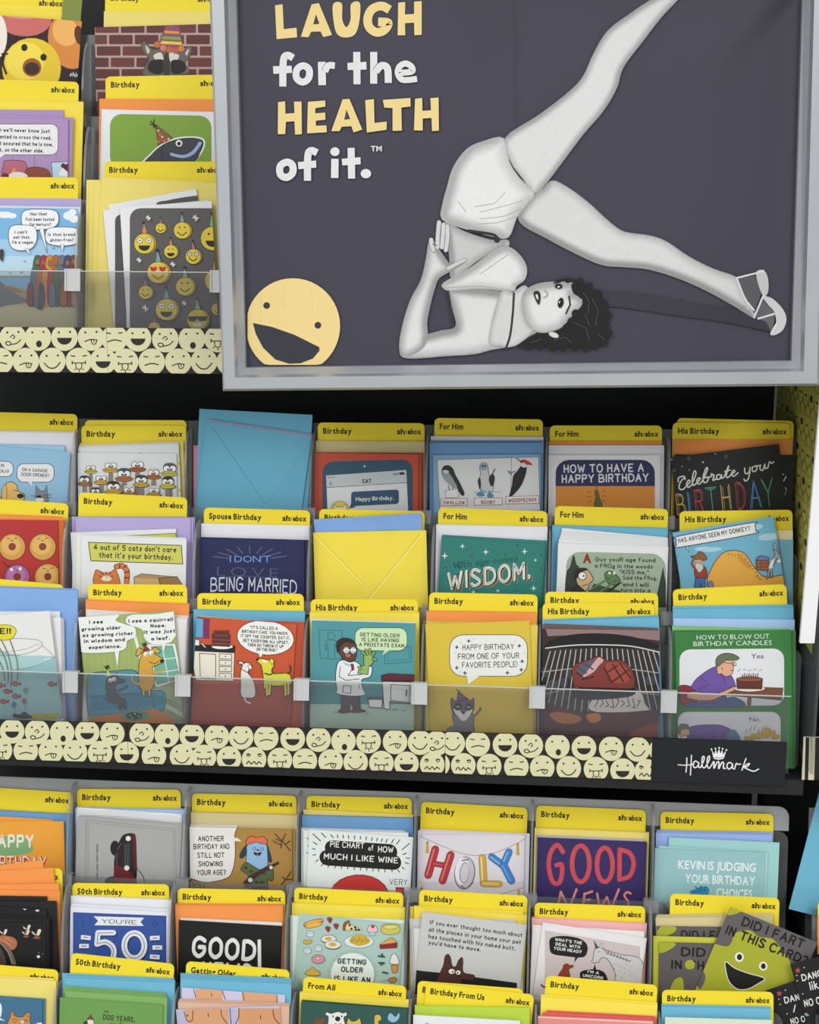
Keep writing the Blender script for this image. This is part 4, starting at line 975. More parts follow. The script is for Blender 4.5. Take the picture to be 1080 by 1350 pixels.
def birds(I):
    I.f('I'); I.p('dfe0e0', 84, 242, 508, 230, 514, 452, 96, 452); I.l('5c6a80', 2, 84, 242, 508, 230, 516, 452, sm=False); I.ll('6b7684', 2, (395, 232, 392, 400), (238, 378, 350, 376), (84, 242, 96, 452))
    I.b('2c2e33', 104, 290, 112, 270, 132, 266, 150, 280, 160, 305, 182, 345, 198, 384, 186, 390, 165, 360, 135, 345, 112, 320, o=K, w=2); I.b('9aa0a6', 108, 292, 135, 300, 158, 335, 168, 362, 140, 350, 112, 322); I.b('cfd2d2', 106, 290, 120, 284, 134, 292, 125, 300); I.p('e6e6e2', 118, 372, 170, 362, 174, 400, 122, 402, o='777777', w=2); I.ll(K, 3, (130, 350, 136, 368), (150, 352, 150, 366))
    I.b('c9cccb', 262, 270, 275, 254, 294, 262, 300, 300, 318, 330, 318, 370, 292, 378, 262, 360, 258, 330, 266, 300, o=K, w=2); I.b('2e3035', 254, 330, 264, 318, 268, 350, 262, 366); I.b('2e3035', 300, 320, 316, 300, 326, 320, 318, 350, 308, 350); I.l(K, 4, 316, 300, 326, 280); I.e('8fa6bc', 278, 272, 16, 14); I.ee(K, 4, 274, 268, 284, 268); I.b('4d8db4', 248, 386, 270, 376, 284, 390, 262, 396); I.b('4d8db4', 292, 392, 306, 378, 322, 394, 305, 402); I.ll('4d8db4', 5, (268, 370, 268, 386), (302, 372, 304, 386))
    I.b('222429', 420, 290, 440, 262, 452, 258, 458, 280, 448, 320, 428, 360, 388, 398, 398, 350, 404, 310, o=K, w=2); I.b('c23a30', 430, 252, 450, 240, 484, 262, 460, 262); I.b('dfe0e0', 432, 258, 452, 256, 458, 272, 440, 272); I.l(K, 3.5, 416, 236, 436, 250); I.ll(K, 3, (380, 288, 396, 296, 410, 290), (384, 296, 396, 304))
    for s, x, y, w, q in (('SWALLOW', 110, 428, 90, 0), ('BOOBY', 268, 426, 60, 1), ('WOODPECKER', 382, 420, 118, -2)):
        I.p('e8e8e6', x - 10 - 6 * (q == 1) * 3, y - 24, x + w + 10 + 18 * (q == 1), y - 24 - (q == -2) * 4, x + w + 10 + 18 * (q == 1), y + 4, x - 10 - 18 * (q == 1), y + 6, o='b05040', w=2); I.t('9a2f28', s, x, y, 15, w, q, wt=.2)
P('M0', 'the three birds card', [('T', 'For Him', 573, 551, 716, 553), ('E', 'white', 568, 575, 717, 576), ('E', 'steel blue', 566, 581, 717, 581, 3, 0, 1.4), ('F', '85a8c8', 571, 600, 713, 599, 'blue edged card picturing a swallow, a booby and a woodpecker', birds)])
def howto(I):
    I.f('I'); I.r('dd9038', 580, 300, 996, 600); I.r('2a2d5a', 580, 242, 996, 352, 56); I.r('2a2d5a', 580, 310, 996, 352, 0)
    for x in range(600, 996, 16): a = I.layer; I.l('d08430', 1, x, 354, x, 600); I.layer = a
    I.t(WT, 'HOW TO HAVE A', 614, 298, 36, 336, -1, wt=.17); I.t(WT, 'HAPPY BIRTHDAY', 606, 340, 36, 364, -1, wt=.17)
    I.b('5d6b2e', 742, 435, 748, 400, 744, 378, 752, 366, 760, 380, 764, 400, 776, 436, o='3a3a1a', w=2); I.ll('5a3a1a', 3, (752, 362, 752, 348)) ; I.ll('6a4a1c', 2.5, (726, 380, 716, 374), (728, 396, 712, 396), (730, 412, 718, 418), (776, 376, 786, 370), (778, 394, 792, 394), (776, 410, 788, 416))
P('M0', 'the how to have a happy birthday card', [('T', 'For Him', 725, 561, 873, 561), ('E', 'orange', 723, 582, 873, 582), ('E', 'white', 723, 587, 879, 587), ('F', 'e6e5e8', 722, 600, 871, 600, 'white card with navy and orange panel on how to have a happy birthday', howto)])
def celebrate(I):
    I.f('J'); C = [(364, 560, 366, 540, 392, 532, 400, 548), (398, 536, 376, 560, 368, 590, 384, 600, 404, 584), (404, 584, 424, 560, 416, 552, 406, 572, 416, 588, 432, 576), (432, 576, 454, 520, 446, 505, 436, 540, 440, 578, 458, 566), (458, 566, 476, 545, 468, 540, 458, 556, 468, 572, 484, 560), (484, 560, 512, 500, 506, 490, 492, 530, 494, 562, 512, 558, 516, 536, 500, 540), (516, 540, 534, 530, 532, 520, 546, 528, 540, 552, 556, 546), (576, 524, 562, 526, 560, 546, 576, 544, 584, 524, 584, 542, 598, 534), (598, 534, 620, 480, 608, 530, 616, 538, 630, 526), (600, 508, 628, 500), (630, 526, 652, 508, 644, 502, 634, 520, 646, 532, 668, 514)]
    for c in C: I.l('dcdcd2', 6.5, *c)
    for c in ((702, 490, 704, 516, 722, 514, 730, 486, 722, 540, 706, 556, 698, 546), (752, 480, 740, 490, 744, 508, 760, 502, 764, 484, 752, 480, 776, 478), (782, 474, 780, 496, 794, 500, 804, 470, 806, 492, 820, 488), (820, 488, 828, 458, 838, 466, 850, 458)): I.l('dcdcd2', 6.5, *c)
    for ch, x, y, w, c in (('B', 360, 730, 44, 'c9b04a'), ('I', 420, 725, 6, '4a8fb8'), ('R', 454, 718, 42, 'b8484a'), ('T', 510, 712, 60, '4a9a7a'), ('H', 590, 706, 46, 'c9b04a'), ('D', 666, 702, 44, 'b8484a'), ('A', 730, 700, 62, '4a8fb8'), ('Y', 796, 694, 64, '4a9a6a')):
        hh = 108 + (x - 360) * .1; I.t(c, ch, x, y, hh, w, -6, wt=.05); I.t(c, ch, x + 10, y - 6, hh - 14, max(2, w - 18), -6, wt=.04)
    for x, y, c in ((330, 446, '6ab0a0'), (383, 482, 'a06a5a'), (420, 500, '7a7a5a'), (490, 460, 'c0c0b0'), (552, 418, '4a8fb8')): I.e(c, x, y, 5)
    for x, y in ((344, 500), (418, 442), (606, 432)): I.e(None, x, y, 7, o='8a8a80', w=2)
def celback(I): I.f('J'); I.l('c9c9c0', 6, 912, 530, 900, 552); I.l('7ab08a', 4, 900, 590, 914, 590, 906, 625); I.e('c9c9c0', 898, 518, 4)
P('M0', 'the celebrate your birthday card', [('T', 'His Birthday', 893, 551, 1047, 555, 'rear'), ('T', 'His Birthday', 887, 557, 1042, 558, 'front'), ('E', 'orange', 888, 580, 1048, 580), ('B', '191a1c', 'black', 890, 599, 1049, 600, 2, 0, 1, celback), ('F', '1a1b1d', 881, 603, 1030, 585, 'black card with script and neon outline letters celebrating a birthday', celebrate)])

# ================= middle shelf, middle tier
def reddonut(I):
    I.f('G')
    for x, y, r, c in ((62, 776, 66, 'cf9a4a'), (217, 776, 66, 'cf9a4a'), (88, 928, 62, 'a8609a'), (244, 928, 66, 'cf9a4a'), (-90, 776, 66, 'cf9a4a')):
        I.e('6a2a1e', x, y, r + 4); I.e(c, x, y, r); I.e('dcae62' if c[0] == 'c' else 'b878ac', x - 6, y - 8, r * .74); I.e('8a3a2a', x, y - 2, 17, o='5a2018', w=3)
        I.ll('3a1a14', 3, (x - 26, y - 44, x - 12, y - 42), (x + 12, y - 44, x + 26, y - 46), (x - 6, y - 34, x, y - 31, x + 6, y - 34)); 
    I.ee('e8e8e8', 9, 60, 890, 104, 886); I.ll(K, 3, (14, 850, 34, 872), (38, 876, 52, 870))
P('M1', 'the red doughnut grid card', [('T', '', -60, 654, 91, 664), ('E', 'orange', -50, 676, 82, 681, 2, 4, 2), ('B', 'd06a2e', 'dark orange', -50, 684, 84, 686), ('F', 'b02e2c', -60, 685, 76, 686, 'red card printed with rows of iced doughnuts with tiny faces', reddonut)])
def cats(I):
    I.f('G'); I.p('c9c85c', 450, 752, 922, 768, 930, 862, 462, 846, o='3a3a1a', w=4); I.t(K, "4 out of 5 cats don't care", 476, 790, 30, 420, 2, wt=.17); I.t(K, "that it's your birthday.", 504, 830, 30, 374, 2, wt=.17)
    I.b('cf7a3a', 482, 970, 484, 900, 500, 894, 530, 908, 560, 904, 582, 890, 596, 905, 612, 960, 600, 980, o=K, w=3); I.l(K, 28, 592, 876, 622, 872, 646, 900, 644, 958); I.l('cf7a3a', 22, 594, 876, 622, 872, 646, 900, 644, 960)
    I.ll('8a3020', 8, (610, 866, 608, 884), (630, 880, 644, 870), (634, 906, 656, 900), (634, 932, 656, 932)); I.e('e6ddcb', 542, 936, 26, 14); I.ll(K, 3, (505, 922, 520, 930), (560, 930, 575, 922), (540, 926, 546, 930)); I.ll('8a3020', 5, (520, 904, 522, 916), (540, 902, 541, 914), (560, 904, 560, 914))
    I.p('b08a5c', 682, 930, 720, 912, 900, 928, 880, 945, 930, 975, 684, 975, o=K, w=3); I.p('9a7448', 806, 935, 900, 926, 930, 970, 820, 972, o=K, w=3); I.p('c9a878', 684, 932, 806, 938, 812, 975, 686, 975)
def cats2(I): I.f('G'); I.p('c9c85c', 500, 726, 894, 706, 900, 760, 560, 760, o='3a3a1a', w=3); I.t(K, "don't care", 716, 742, 24, 164, 2, wt=.17)
P('M1', 'the four out of five cats card', [('T', 'Birthday', 104, 649, 247, 656), ('E', 'purple', 94, 681, 241, 681), ('E', 'purple', 108, 681, 259, 682, 3, -4, .5), ('B', 'e0e1e1', 'white', 93, 702, 232, 697, 1, 0, 0, cats2), ('B', 'dfe1df', 'off white', 96, 704, 240, 709, 3, 2.5, 0), ('F', 'dfe0de', 108, 706, 246, 711, 'white card of an orange cat and box, about four out of five cats', cats)])
def married(I):
    I.f('H'); g = '5a5f7a'
    for i in range(9):
        a = R(195 + i * 18.5); I.l(g, 5, 290 + 110 * math.cos(a) * 1.1, 720 + 60 * math.sin(a), 290 + 160 * math.cos(a) * 1.05, 720 + 85 * math.sin(a)) if False else I.l(g, 4, 294 + 95 * math.cos(a), 715 + 30 * math.sin(a), 294 + 165 * math.cos(a), 715 + 60 * math.sin(a))
    I.t('6f8fd0', "I DON'T", 206, 724, 28, 176, 0, font='b', wt=.0); I.t('50556e', 'LOVE', 150, 782, 40, 280, 2, font='b', wt=-.01, gap=.35); I.l('50556e', 3, 140, 792, 280, 784, 420, 798); I.t('cfd2dc', 'BEING MARRIED', 122, 852, 62, 372, 2, wt=.12, arc=-8)
P('M1', 'the navy married card', [('T', 'Spouse Birthday', 269, 669, 409, 673), ('E', 'white', 264, 690, 411, 693), ('B', '1e2450', 'navy', 266, 708, 410, 712, 3, -1.3, 0), ('F', '1e2450', 261, 711, 401, 712, 'navy card in silver lettering about being married, with rays', married)])
def yelflap(I):
    I.l('fbe98a', 1.1, 414, 705, 486, 778); I.l('e0c648', .9, 416, 704, 487, 777); I.l('fbe98a', 1.6, 557, 704, 487, 790); I.l('dcc244', .8, 554, 704, 484, 790)
P('M1', 'the upright yellow envelope', [('T', 'Birthday', 421, 671, 560, 674), ('B', 'dfe0de', 'white', 424, 690, 556, 690), ('E', 'sky blue', 411, 685, 562, 676), ('E', 'yellow', 411, 702, 562, 699, 1, 0, 0, yelflap, 'big yellow envelope with its flap side outward under the cat chat card')])
def wisdom(I):
    I.f('I'); g = '1b4a44'
    for a in ((152, 672, 160, 690, 176, 670, 178, 696, 196, 664),): I.l(g, 3.5, *a)
    I.t(g, 'With age comes', 152, 698, 26, 272, -7, wt=.12, sh=.2)
    for dx, dy, c in ((9, 7, 'a8845a'), (5, 4, '23211f'), (0, 0, 'e0e0d6')): I.t(c, 'WISDOM.', 128 + dx, 790 + dy, 76, 350, -8, wt=.17, sh=.12)
    I.t('1d6660', 'WISDOM.', 134, 784, 64, 338, -8, wt=.025, sh=.12)
    for x, y, q in ((190, 604, 12), (116, 644, 16), (288, 628, 14), (450, 626, 14), (496, 662, 9), (488, 780, 14), (338, 790, 10), (236, 796, 10)): I.p('d8e0dc', x - q, y, x - q * .2, y - q * .2, x, y - q, x + q * .2, y - q * .2, x + q, y, x + q * .2, y + q * .2, x, y + q, x - q * .2, y + q * .2)
    I.ee(g, 3.5, 170, 720, 118, 692, 230, 640, 370, 640, 420, 600, 320, 580, 520, 700, 520, 640, 250, 790, 410, 790)
P('M1', 'the teal wisdom card', [('T', 'For Him', 576, 669, 722, 674), ('E', 'white', 569, 691, 723, 694, 2, .5, 1), ('B', '2f8078', 'edge of teal', 583, 705, 722, 713, 2, 1, 1), ('F', '2a7a70', 576, 707, 720, 718, 'teal card in white inline lettering about age and wisdom', wisdom)])
def frog(I):
    I.f('I'); I.r('9aab94', 624, 626, 1042, 900, 60, sk=10); I.b('2c3a30', 624, 720, 640, 690, 655, 640, 668, 680, 680, 700, 684, 820, 624, 830); I.p('2c3a30', 1006, 800, 1030, 690, 1042, 760, 1042, 860, 1004, 860); I.p('3d5040', 700, 830, 740, 760, 850, 790, 860, 830)
    I.t('8a2f22', 'A', 694, 672, 34, 36, 0, font='b', wt=.06)
    for s, x, y, w in (('Guy youR age found', 746, 667, 252), ('a FROg in the woods', 744, 694, 244), ('"KiSS me,"', 848, 720, 122), ('Said the FRog,', 862, 744, 144), ('"and I will', 850, 772, 120), ('turn into a', 852, 796, 124), ('beautiful one', 860, 822, 120)): I.t('23281f', s, x, y, 18, w, 1, wt=.17)
    I.b('c9a87c', 664, 730, 676, 708, 706, 702, 722, 712, 738, 742, 724, 758, 716, 780, 700, 792, 676, 770, o=K, w=3); I.b('1f1d1b', 656, 722, 668, 698, 700, 694, 716, 702, 690, 712, 672, 735, 660, 750); I.e('e6e6de', 692, 728, 17, o=K, w=3); I.e(K, 698, 728, 4); I.l(K, 3, 694, 770, 714, 762); I.p('2a2c2a', 640, 780, 670, 760, 710, 795, 700, 840, 640, 840)
    I.b('5d7a4e', 786, 720, 812, 708, 848, 740, 840, 764, 802, 760, o=K, w=3); I.ll(K, 8, (720, 790, 800, 740), (760, 800, 830, 750), (790, 800, 846, 760)); I.ll('6e8f5c', 5, (722, 788, 798, 742), (762, 798, 828, 752)); I.ee('dfe0c8', 6, 806, 716, 826, 716)
P('M1', 'the frog in the woods card', [('T', 'For Him', 732, 667, 882, 671), ('E', 'teal', 727, 692, 885, 696, 2, .5, 1), ('B', 'e4e4e6', 'white', 741, 696, 885, 709, 1), ('B', 'e4e4e6', 'stacked white', 740, 702, 884, 710, 4, -1, 3), ('F', 'e2e3e4', 736, 716, 884, 721, 'white bordered green comic card of a man holding a frog', frog)])
def donkey(I):
    I.f('J'); I.ox = 4; I.b('dfa846', 300, 1200, 340, 1180, 480, 1120, 500, 1040, 540, 960, 590, 915, 660, 912, 700, 940, 740, 1000, 800, 1044, 960, 1034, 960, 1200, o='4a3a1a', w=4); I.p('e0a24a', 330, 1110, 480, 1095, 930, 1060, 930, 1200, 330, 1200)
    for x, y, q, w in ((520, 905, 50, 12), (740, 790, 40, 14), (810, 840, 55, 18), (470, 900, 40, 10)): I.e('a9cfe0', x, y, q, w, -6)
    I.ll('7a5a2a', 4, *[(600 + i * 17, 925 + (i * 13 % 9), 606 + i * 17, 928 + (i * 13 % 9)) for i in range(6)], *[(690 + i * 12, 950 + i * 17, 696 + i * 12, 955 + i * 17) for i in range(7)], *[(740 + i * 11, 1040 + i % 3 * 8, 748 + i * 11, 1040 + i % 3 * 8) for i in range(8)])
    I.b('c98f3a', 650, 940, 680, 945, 720, 1000, 690, 990); I.p('cfe6ee', 388, 890, 404, 920, 398, 884, o=K, w=4)
    P_ = [(352, 836), (720, 768), (738, 778), (742, 808), (724, 826), (360, 892), (340, 880), (338, 850)]; I.b('e4e6e6', *[q for p in P_ for q in p], o=K, w=4)
    I.t(K, 'HAS ANYONE SEEN MY DONKEY?', 350, 872, 24, 370, -10, wt=.17)
    I.b('9a3a2c', 430, 1010, 440, 985, 480, 990, 495, 1020, 488, 1052, 440, 1050, o=K, w=3); I.p('3f6aa0', 436, 1050, 486, 1048, 486, 1110, 466, 1112, 462, 1075, 456, 1112, 428, 1112, o=K, w=3); I.b('8a5a34', 412, 940, 440, 932, 454, 916, 478, 924, 494, 952, 470, 960, 440, 956, o=K, w=3); I.b('d09a78', 436, 958, 468, 960, 466, 978, 440, 976); I.b('c9c6c0', 434, 976, 468, 978, 476, 1000, 458, 1020, 442, 1010, o=K, w=2); I.l('9a3a2c', 10, 442, 1010, 418, 980, 424, 958)
    I.b('6a7fa8', 498, 1090, 505, 1066, 520, 1066, 528, 1090, 512, 1100, o=K, w=2)
    I.p('9aa0a6', 800, 1050, 806, 985, 840, 930, 830, 905, 850, 908, 875, 935, 872, 966, 850, 950, 826, 1000, 828, 1046, 818, 1046, 815, 1010, 808, 1050, o=K, w=3); I.b('9aa0a6', 838, 905, 830, 880, 840, 868, 852, 900, o=K, w=2); I.b('9aa0a6', 858, 900, 868, 874, 884, 870, 874, 905, o=K, w=2); I.e('e6e6e4', 862, 962, 12, 9); I.p('dfe2e2', 806, 1000, 820, 960, 838, 945, 828, 1000); I.e(K, 858, 925, 3)
    I.p('a05a34', 744, 960, 806, 956, 806, 1012, 744, 1006, o=K, w=3); I.ll(K, 2, (745, 975, 806, 974), (745, 992, 806, 992), (770, 958, 770, 1008)); I.b('6a78b0', 745, 956, 766, 936, 806, 944, 804, 958, o=K, w=3)
P('M1', 'the lost donkey comic card', [('T', 'His Birthday', 896, 674, 1045, 672), ('E', 'cream', 898, 701, 1048, 699), ('B', '74b0c8', 'dark edged blue', 900, 712, 1046, 712), ('F', '6fb0cc', 882, 703, 1030, 679, 'blue sky comic card of a prospector asking after his donkey', donkey, {'kadd': 2})])

# ================= middle shelf, front tier
def fishbowl(I):
    I.f('U'); D = '77716c'
    I.b('8fb8bb', -60, 712, 200, 706, 470, 712, 560, 770, 620, 870, 640, 980, 620, 1130, 560, 1240, 520, 1275, 200, 1290, -60, 1285)
    I.b('a3c6c6', -60, 720, 200, 708, 470, 714, 400, 770, 250, 810, 60, 832, -60, 830); I.b('b3ab3c', 260, 1262, 300, 1222, 420, 1224, 535, 1216, 500, 1262, 400, 1272)
    I.l(D, 4, 375, 612, 470, 700, 560, 800, 620, 900, 640, 1000, 625, 1120, 570, 1230, 530, 1275); I.l(D, 3, 610, 900, 628, 1000, 610, 1130, 540, 1260); I.l(D, 4, -60, 560, 120, 552, 250, 555, 340, 568, 378, 600, 340, 645, 240, 685, 100, 704, -60, 704); I.l(D, 3, -60, 668, 120, 664, 260, 635, 340, 595); I.l(D, 3, -60, 842, 160, 830, 330, 792, 420, 750, 480, 716); I.l('d8d2d0', 8, 340, 620, 365, 590); I.ll('e4e8e8', 9, (400, 745, 420, 735), (430, 735, 445, 730)); I.l('dfe6e6', 10, 560, 1170, 580, 1135)
    I.b('d8cf36', -80, 500, -60, 440, 0, 432, 60, 430, 110, 440, 145, 480, 120, 540, 70, 565, -60, 560, o='4a4420', w=4); I.t(K, 'E!!', -2, 512, 54, 100, 0, wt=.2)
    for a in ((88, 560, 120, 650, 150, 740, 160, 840, 155, 925), (10, 560, 60, 660, 90, 760, 105, 880, 95, 980), (0, 640, 50, 740, 75, 860, 70, 950), (0, 760, 35, 850, 42, 925)): I.l('5d5a48', 10, *a); I.l('8a8556', 5, *a)
    for x, y in ((10, 968), (145, 955), (70, 1022), (145, 1066), (38, 1112), (465, 957)): I.b('9a4a3c', x - 38, y - 4, x - 6, y - 22, x + 28, y - 4, x + 40, y - 18, x + 38, y + 16, x + 24, y + 6, x - 6, y + 22, o='5a2a24', w=3); I.e('b8685a', x - 8, y, 14, 8)
    for x, y, c in ((230, 1010, '6a9a7a'), (218, 1105, 'b04a72'), (126, 1138, '3f78a8')): I.b(c, x, y + 30, x - 20, y, x, y - 22, x + 20, y, o='3a3a3a', w=2.5); I.l('55605a', 3, x, y + 30, x + 12, y + 60, x + 8, y + 80)
    I.b('4a3a34', 120, 1245, 130, 1218, 180, 1226, 220, 1200, 255, 1225, 290, 1252, 200, 1262)
P('M2', 'the fish bowl card', [('T', '', -60, 758, 84, 771), ('E', 'sky blue', -50, 771, 101, 776, 3, 2.5, 1.2), ('B', 'e3e3e2', 'white', -60, 806, 79, 806), ('B', 'e3e3e2', 'stacked white', -60, 815, 84, 816, 3, -2, -1), ('F', 'dedddb', -60, 818, 65, 805, 'white card of fish and balloons in a round glass bowl', fishbowl, {'kadd': 2})])
def couch(I):
    I.f('K'); I.r('9aab62', 380, 150, 1100, 900); I.p('8a9a78', 700, 560, 880, 560, 1100, 830, 1100, 900, 800, 900); I.p('a3b08a', 830, 620, 1100, 760, 1100, 640, 900, 600); I.p('b9c2a8', 880, 680, 1100, 800, 1100, 830, 880, 705)
    for x in range(420, 1000, 34): a = I.layer; I.l('a5b46e', 5, x, 150, x + 20, 560); I.layer = a
    I.layer += 1
    I.p('dfe2dc', 800, 370, 960, 366, 1000, 560, 860, 610, 820, 560, o='6a7a5a', w=3); I.p('6fae98', 830, 385, 945, 380, 985, 560, 860, 590, o='4a6a5a', w=3); I.ll('dfe2dc', 5, (890, 384, 925, 580), (838, 460, 962, 445), (848, 530, 975, 510)); I.l('dfe2dc', 12, 985, 200, 1060, 640); I.l('dfe2dc', 16, 720, 250, 800, 560)
    I.b('4f8fa6', 490, 760, 480, 560, 510, 528, 600, 520, 720, 512, 760, 540, 770, 620, 880, 625, 905, 650, 900, 720, 850, 740, 600, 756, o='24505e', w=4); I.p('3f7f98', 490, 650, 780, 630, 900, 655, 900, 700, 500, 735); I.ll('24505e', 3, (495, 660, 600, 650, 850, 640), (620, 700, 690, 660), (700, 740, 690, 700), (560, 700, 680, 680), (840, 655, 850, 735))
    I.p('cf7f3e', 500, 770, 850, 724, 975, 790, 800, 850, 600, 850, 490, 800); I.b('6f9a7a', 665, 770, 690, 740, 740, 730, 800, 745, 820, 775, 740, 792); I.e('1f3a34', 735, 762, 46, 20); I.ll('3d6b34', 3, *[(735 + 40 * math.cos(q * .5), 752 + 16 * math.sin(q * .5), 735 + 95 * math.cos(q * .5), 750 + 40 * math.sin(q * .5)) for q in range(13)]); I.ee('d8e8e0', 4, 715, 760, 740, 750, 760, 766, 725, 775)
    I.b('4a5058', 585, 650, 580, 590, 588, 560, 610, 545, 640, 545, 660, 560, 684, 565, 682, 580, 640, 592, 636, 630, 660, 660, 690, 680, 690, 725, 676, 722, 668, 700, 664, 728, 650, 720, 650, 698, 610, 690, 566, 662, 590, 672, o=K, w=3); I.ee('e6e6e6', 12, 605, 568, 626, 562); I.ee(K, 4, 606, 572, 628, 566); I.l('4a5058', 12, 645, 625, 680, 612, 696, 600)
    I.p('c8cc3a', 580, 550, 588, 500, 612, 545, o=K, w=2); I.ll(K, 5, (572, 492, 602, 500), (578, 505, 598, 488), (588, 486, 588, 510)); I.b('4a5058', 618, 540, 636, 528, 650, 535, 640, 545)
    I.b('cfa03e', 765, 600, 760, 520, 768, 450, 785, 415, 820, 405, 850, 425, 892, 450, 895, 468, 860, 485, 835, 500, 850, 560, 830, 620, 800, 630, 775, 615, o=K, w=3); I.ll(K, 18, (785, 620, 788, 650), (816, 620, 820, 652)); I.ll('cfa03e', 12, (785, 615, 788, 648), (816, 615, 820, 650)); I.l('cfa03e', 12, 838, 520, 870, 522, 900, 510); I.l('cfa03e', 12, 770, 590, 735, 578, 722, 552)
    I.b('cfa03e', 790, 410, 760, 390, 745, 430, 760, 432, 775, 415, o=K, w=3); I.b('cfa03e', 830, 405, 850, 388, 878, 405, 868, 420, o=K, w=3); I.ee('e8e8e4', 13, 800, 424, 830, 418); I.ee(K, 4, 804, 428, 834, 424); I.e(K, 888, 462, 12, 10); I.p('9a2c34', 788, 404, 792, 372, 822, 400, o=K, w=2); I.ll(K, 5, (778, 366, 806, 374), (784, 380, 800, 360)); I.l(K, 3, 820, 465, 845, 476, 868, 466)
    I.b('e4e6e2', 380, 190, 640, 200, 636, 240, 690, 262, 740, 280, 742, 330, 700, 350, 690, 390, 640, 410, 500, 418, 440, 405, 400, 320); I.p('e4e6e2', 628, 400, 645, 500, 656, 400)
    I.b('e4e6e2', 690, 245, 720, 210, 850, 205, 960, 190, 1000, 200, 1010, 300, 960, 330, 930, 362, 840, 370, 795, 340, 780, 290, 720, 268); I.p('e4e6e2', 888, 360, 896, 418, 912, 358)
    for s, x, y, w in (('I see', 490, 260, 76), ('growing older', 448, 298, 216), ('as growing richer', 454, 332, 278), ('in wisdom and', 462, 364, 224), ('experience.', 488, 398, 176), ('I see a squirrel!', 706, 254, 244), ('Nope.', 826, 280, 84), ('it was just', 790, 314, 172), ('a leaf.', 830, 350, 102)): I.t(K, s, x, y, 21, w, -2.5, wt=.2)
P('M2', 'the two dogs on a couch card', [('T', 'Birthday', 116, 770, 255, 771), ('E', 'orange', 113, 790, 257, 796, 2, 0, 2), ('B', 'e3dfdc', 'white', 113, 803, 250, 812, 4, .6, 1.4), ('F', '9aab62', 100, 814, 231, 805, 'green comic card of two dogs on a blue couch by a window', couch, {'kadd': 1})])
def counter(I):
    I.f('L'); I.r('a33f26', 20, 470, 700, 900); I.r('c2522e', 20, 160, 700, 475); I.p('5f9fc4', 30, 180, 122, 190, 120, 275, 30, 270, o=K, w=3); I.p('7a2a5a', 95, 185, 124, 190, 120, 278, 92, 270)
    I.p('1d1b1c', 30, 300, 238, 308, 236, 338, 30, 330); I.p('e3dccb', 40, 330, 234, 340, 230, 466, 60, 462, o=K, w=3); I.p('e3dccb', 78, 342, 150, 346, 150, 456, 82, 452, o=K, w=3)
    for y in (344, 372, 400, 430): I.p('e3dccb', 166, y, 222, y + 2, 220, y + 24, 166, y + 22, o=K, w=2.5); I.ee(K, 3, 194, y + 12)
    I.e('e6e6e0', 180, 312, 48, 12, 0, o=K, w=2); I.p('5a2a22', 134, 255, 214, 258, 214, 312, 136, 308, o=K, w=2); I.e('6a3a30', 174, 258, 40, 11); I.ll('3a1a16', 4, *[(142 + i * 8, 256, 144 + i * 8, 240) for i in range(9)]); I.ll('8a5a50', 3, (136, 280, 214, 284), (138, 298, 212, 300)); I.p('e0e0dc', 55, 280, 78, 282, 78, 308, 58, 306, o=K, w=2)
    I.l('e6e6e0', 4, 90, 300, 104, 314); I.e('e6e6e2', 372, 272, 127, 76, 6, o=K, w=2); I.p('e6e6e2', 340, 342, 350, 360, 362, 340); 
    for s, x, y, w in (('"IT\'S CALLED A', 304, 232, 122), ('BIRTHDAY CAKE. YOU KNOCK', 266, 250, 204), ('IT OFF THE COUNTER, EAT IT,', 262, 270, 220), ('GET EVERYONE ALL UPSET,', 272, 290, 204), ('THEN GO THROW IT UP', 292, 310, 160), ('ON THE RUG."', 332, 330, 92)): I.t(K, s, x, y, 14, w, 3, wt=.2)
    I.b('e6e3de', 262, 420, 270, 392, 250, 386, 255, 376, 278, 382, 300, 385, 312, 400, 300, 412, 296, 430, 318, 460, 328, 505, 322, 535, 290, 540, 264, 530, 262, 480, o=K, w=3); I.ee(K, 4, 252, 380, 276, 386); I.l(K, 3.5, 266, 412, 296, 428); I.l('e6e3de', 6, 280, 540, 286, 556, 305, 562); I.b('e6e3de', 300, 392, 312, 400, 306, 415, 294, 400, o=K, w=2)
    Y = 'd8d440'; I.b(Y, 366, 500, 362, 440, 355, 400, 350, 390, 334, 376, 336, 364, 370, 368, 400, 376, 410, 395, 400, 415, 410, 432, 470, 430, 486, 450, 484, 480, 420, 486, 384, 484, o=K, w=3); I.ll(K, 14, (378, 480, 380, 528), (392, 480, 390, 524), (460, 480, 462, 530), (474, 478, 474, 526)); I.ll(Y, 9, (378, 476, 380, 526), (392, 476, 390, 522), (460, 476, 462, 527), (474, 472, 474, 523)); I.l('3a3322', 6, 472, 432, 484, 418, 480, 395); I.e(K, 338, 368, 6); I.ee('e8e8e0', 6, 364, 374, 372, 378); I.l('2a4a3a', 6, 370, 430, 390, 436, 408, 428); I.b(Y, 392, 378, 398, 364, 410, 376, 402, 392, o=K, w=2)
    I.ll('5a1a14', 2, (446, 548, 452, 548), (458, 549, 476, 550))
P('M2', 'the dogs by the kitchen counter card', [('T', 'Birthday', 260, 782, 403, 783), ('E', 'teal', 255, 803, 405, 806, 2, 0, 1.5), ('B', 'e8df86', 'thin yellow edged', 256, 811, 394, 824), ('B', 'b84a2a', 'rust orange', 262, 816, 402, 820, 4, 0, 0), ('F', 'b84a2a', 255, 812, 391, 823, 'rust orange comic card of two dogs eyeing a cake on a counter', counter)])
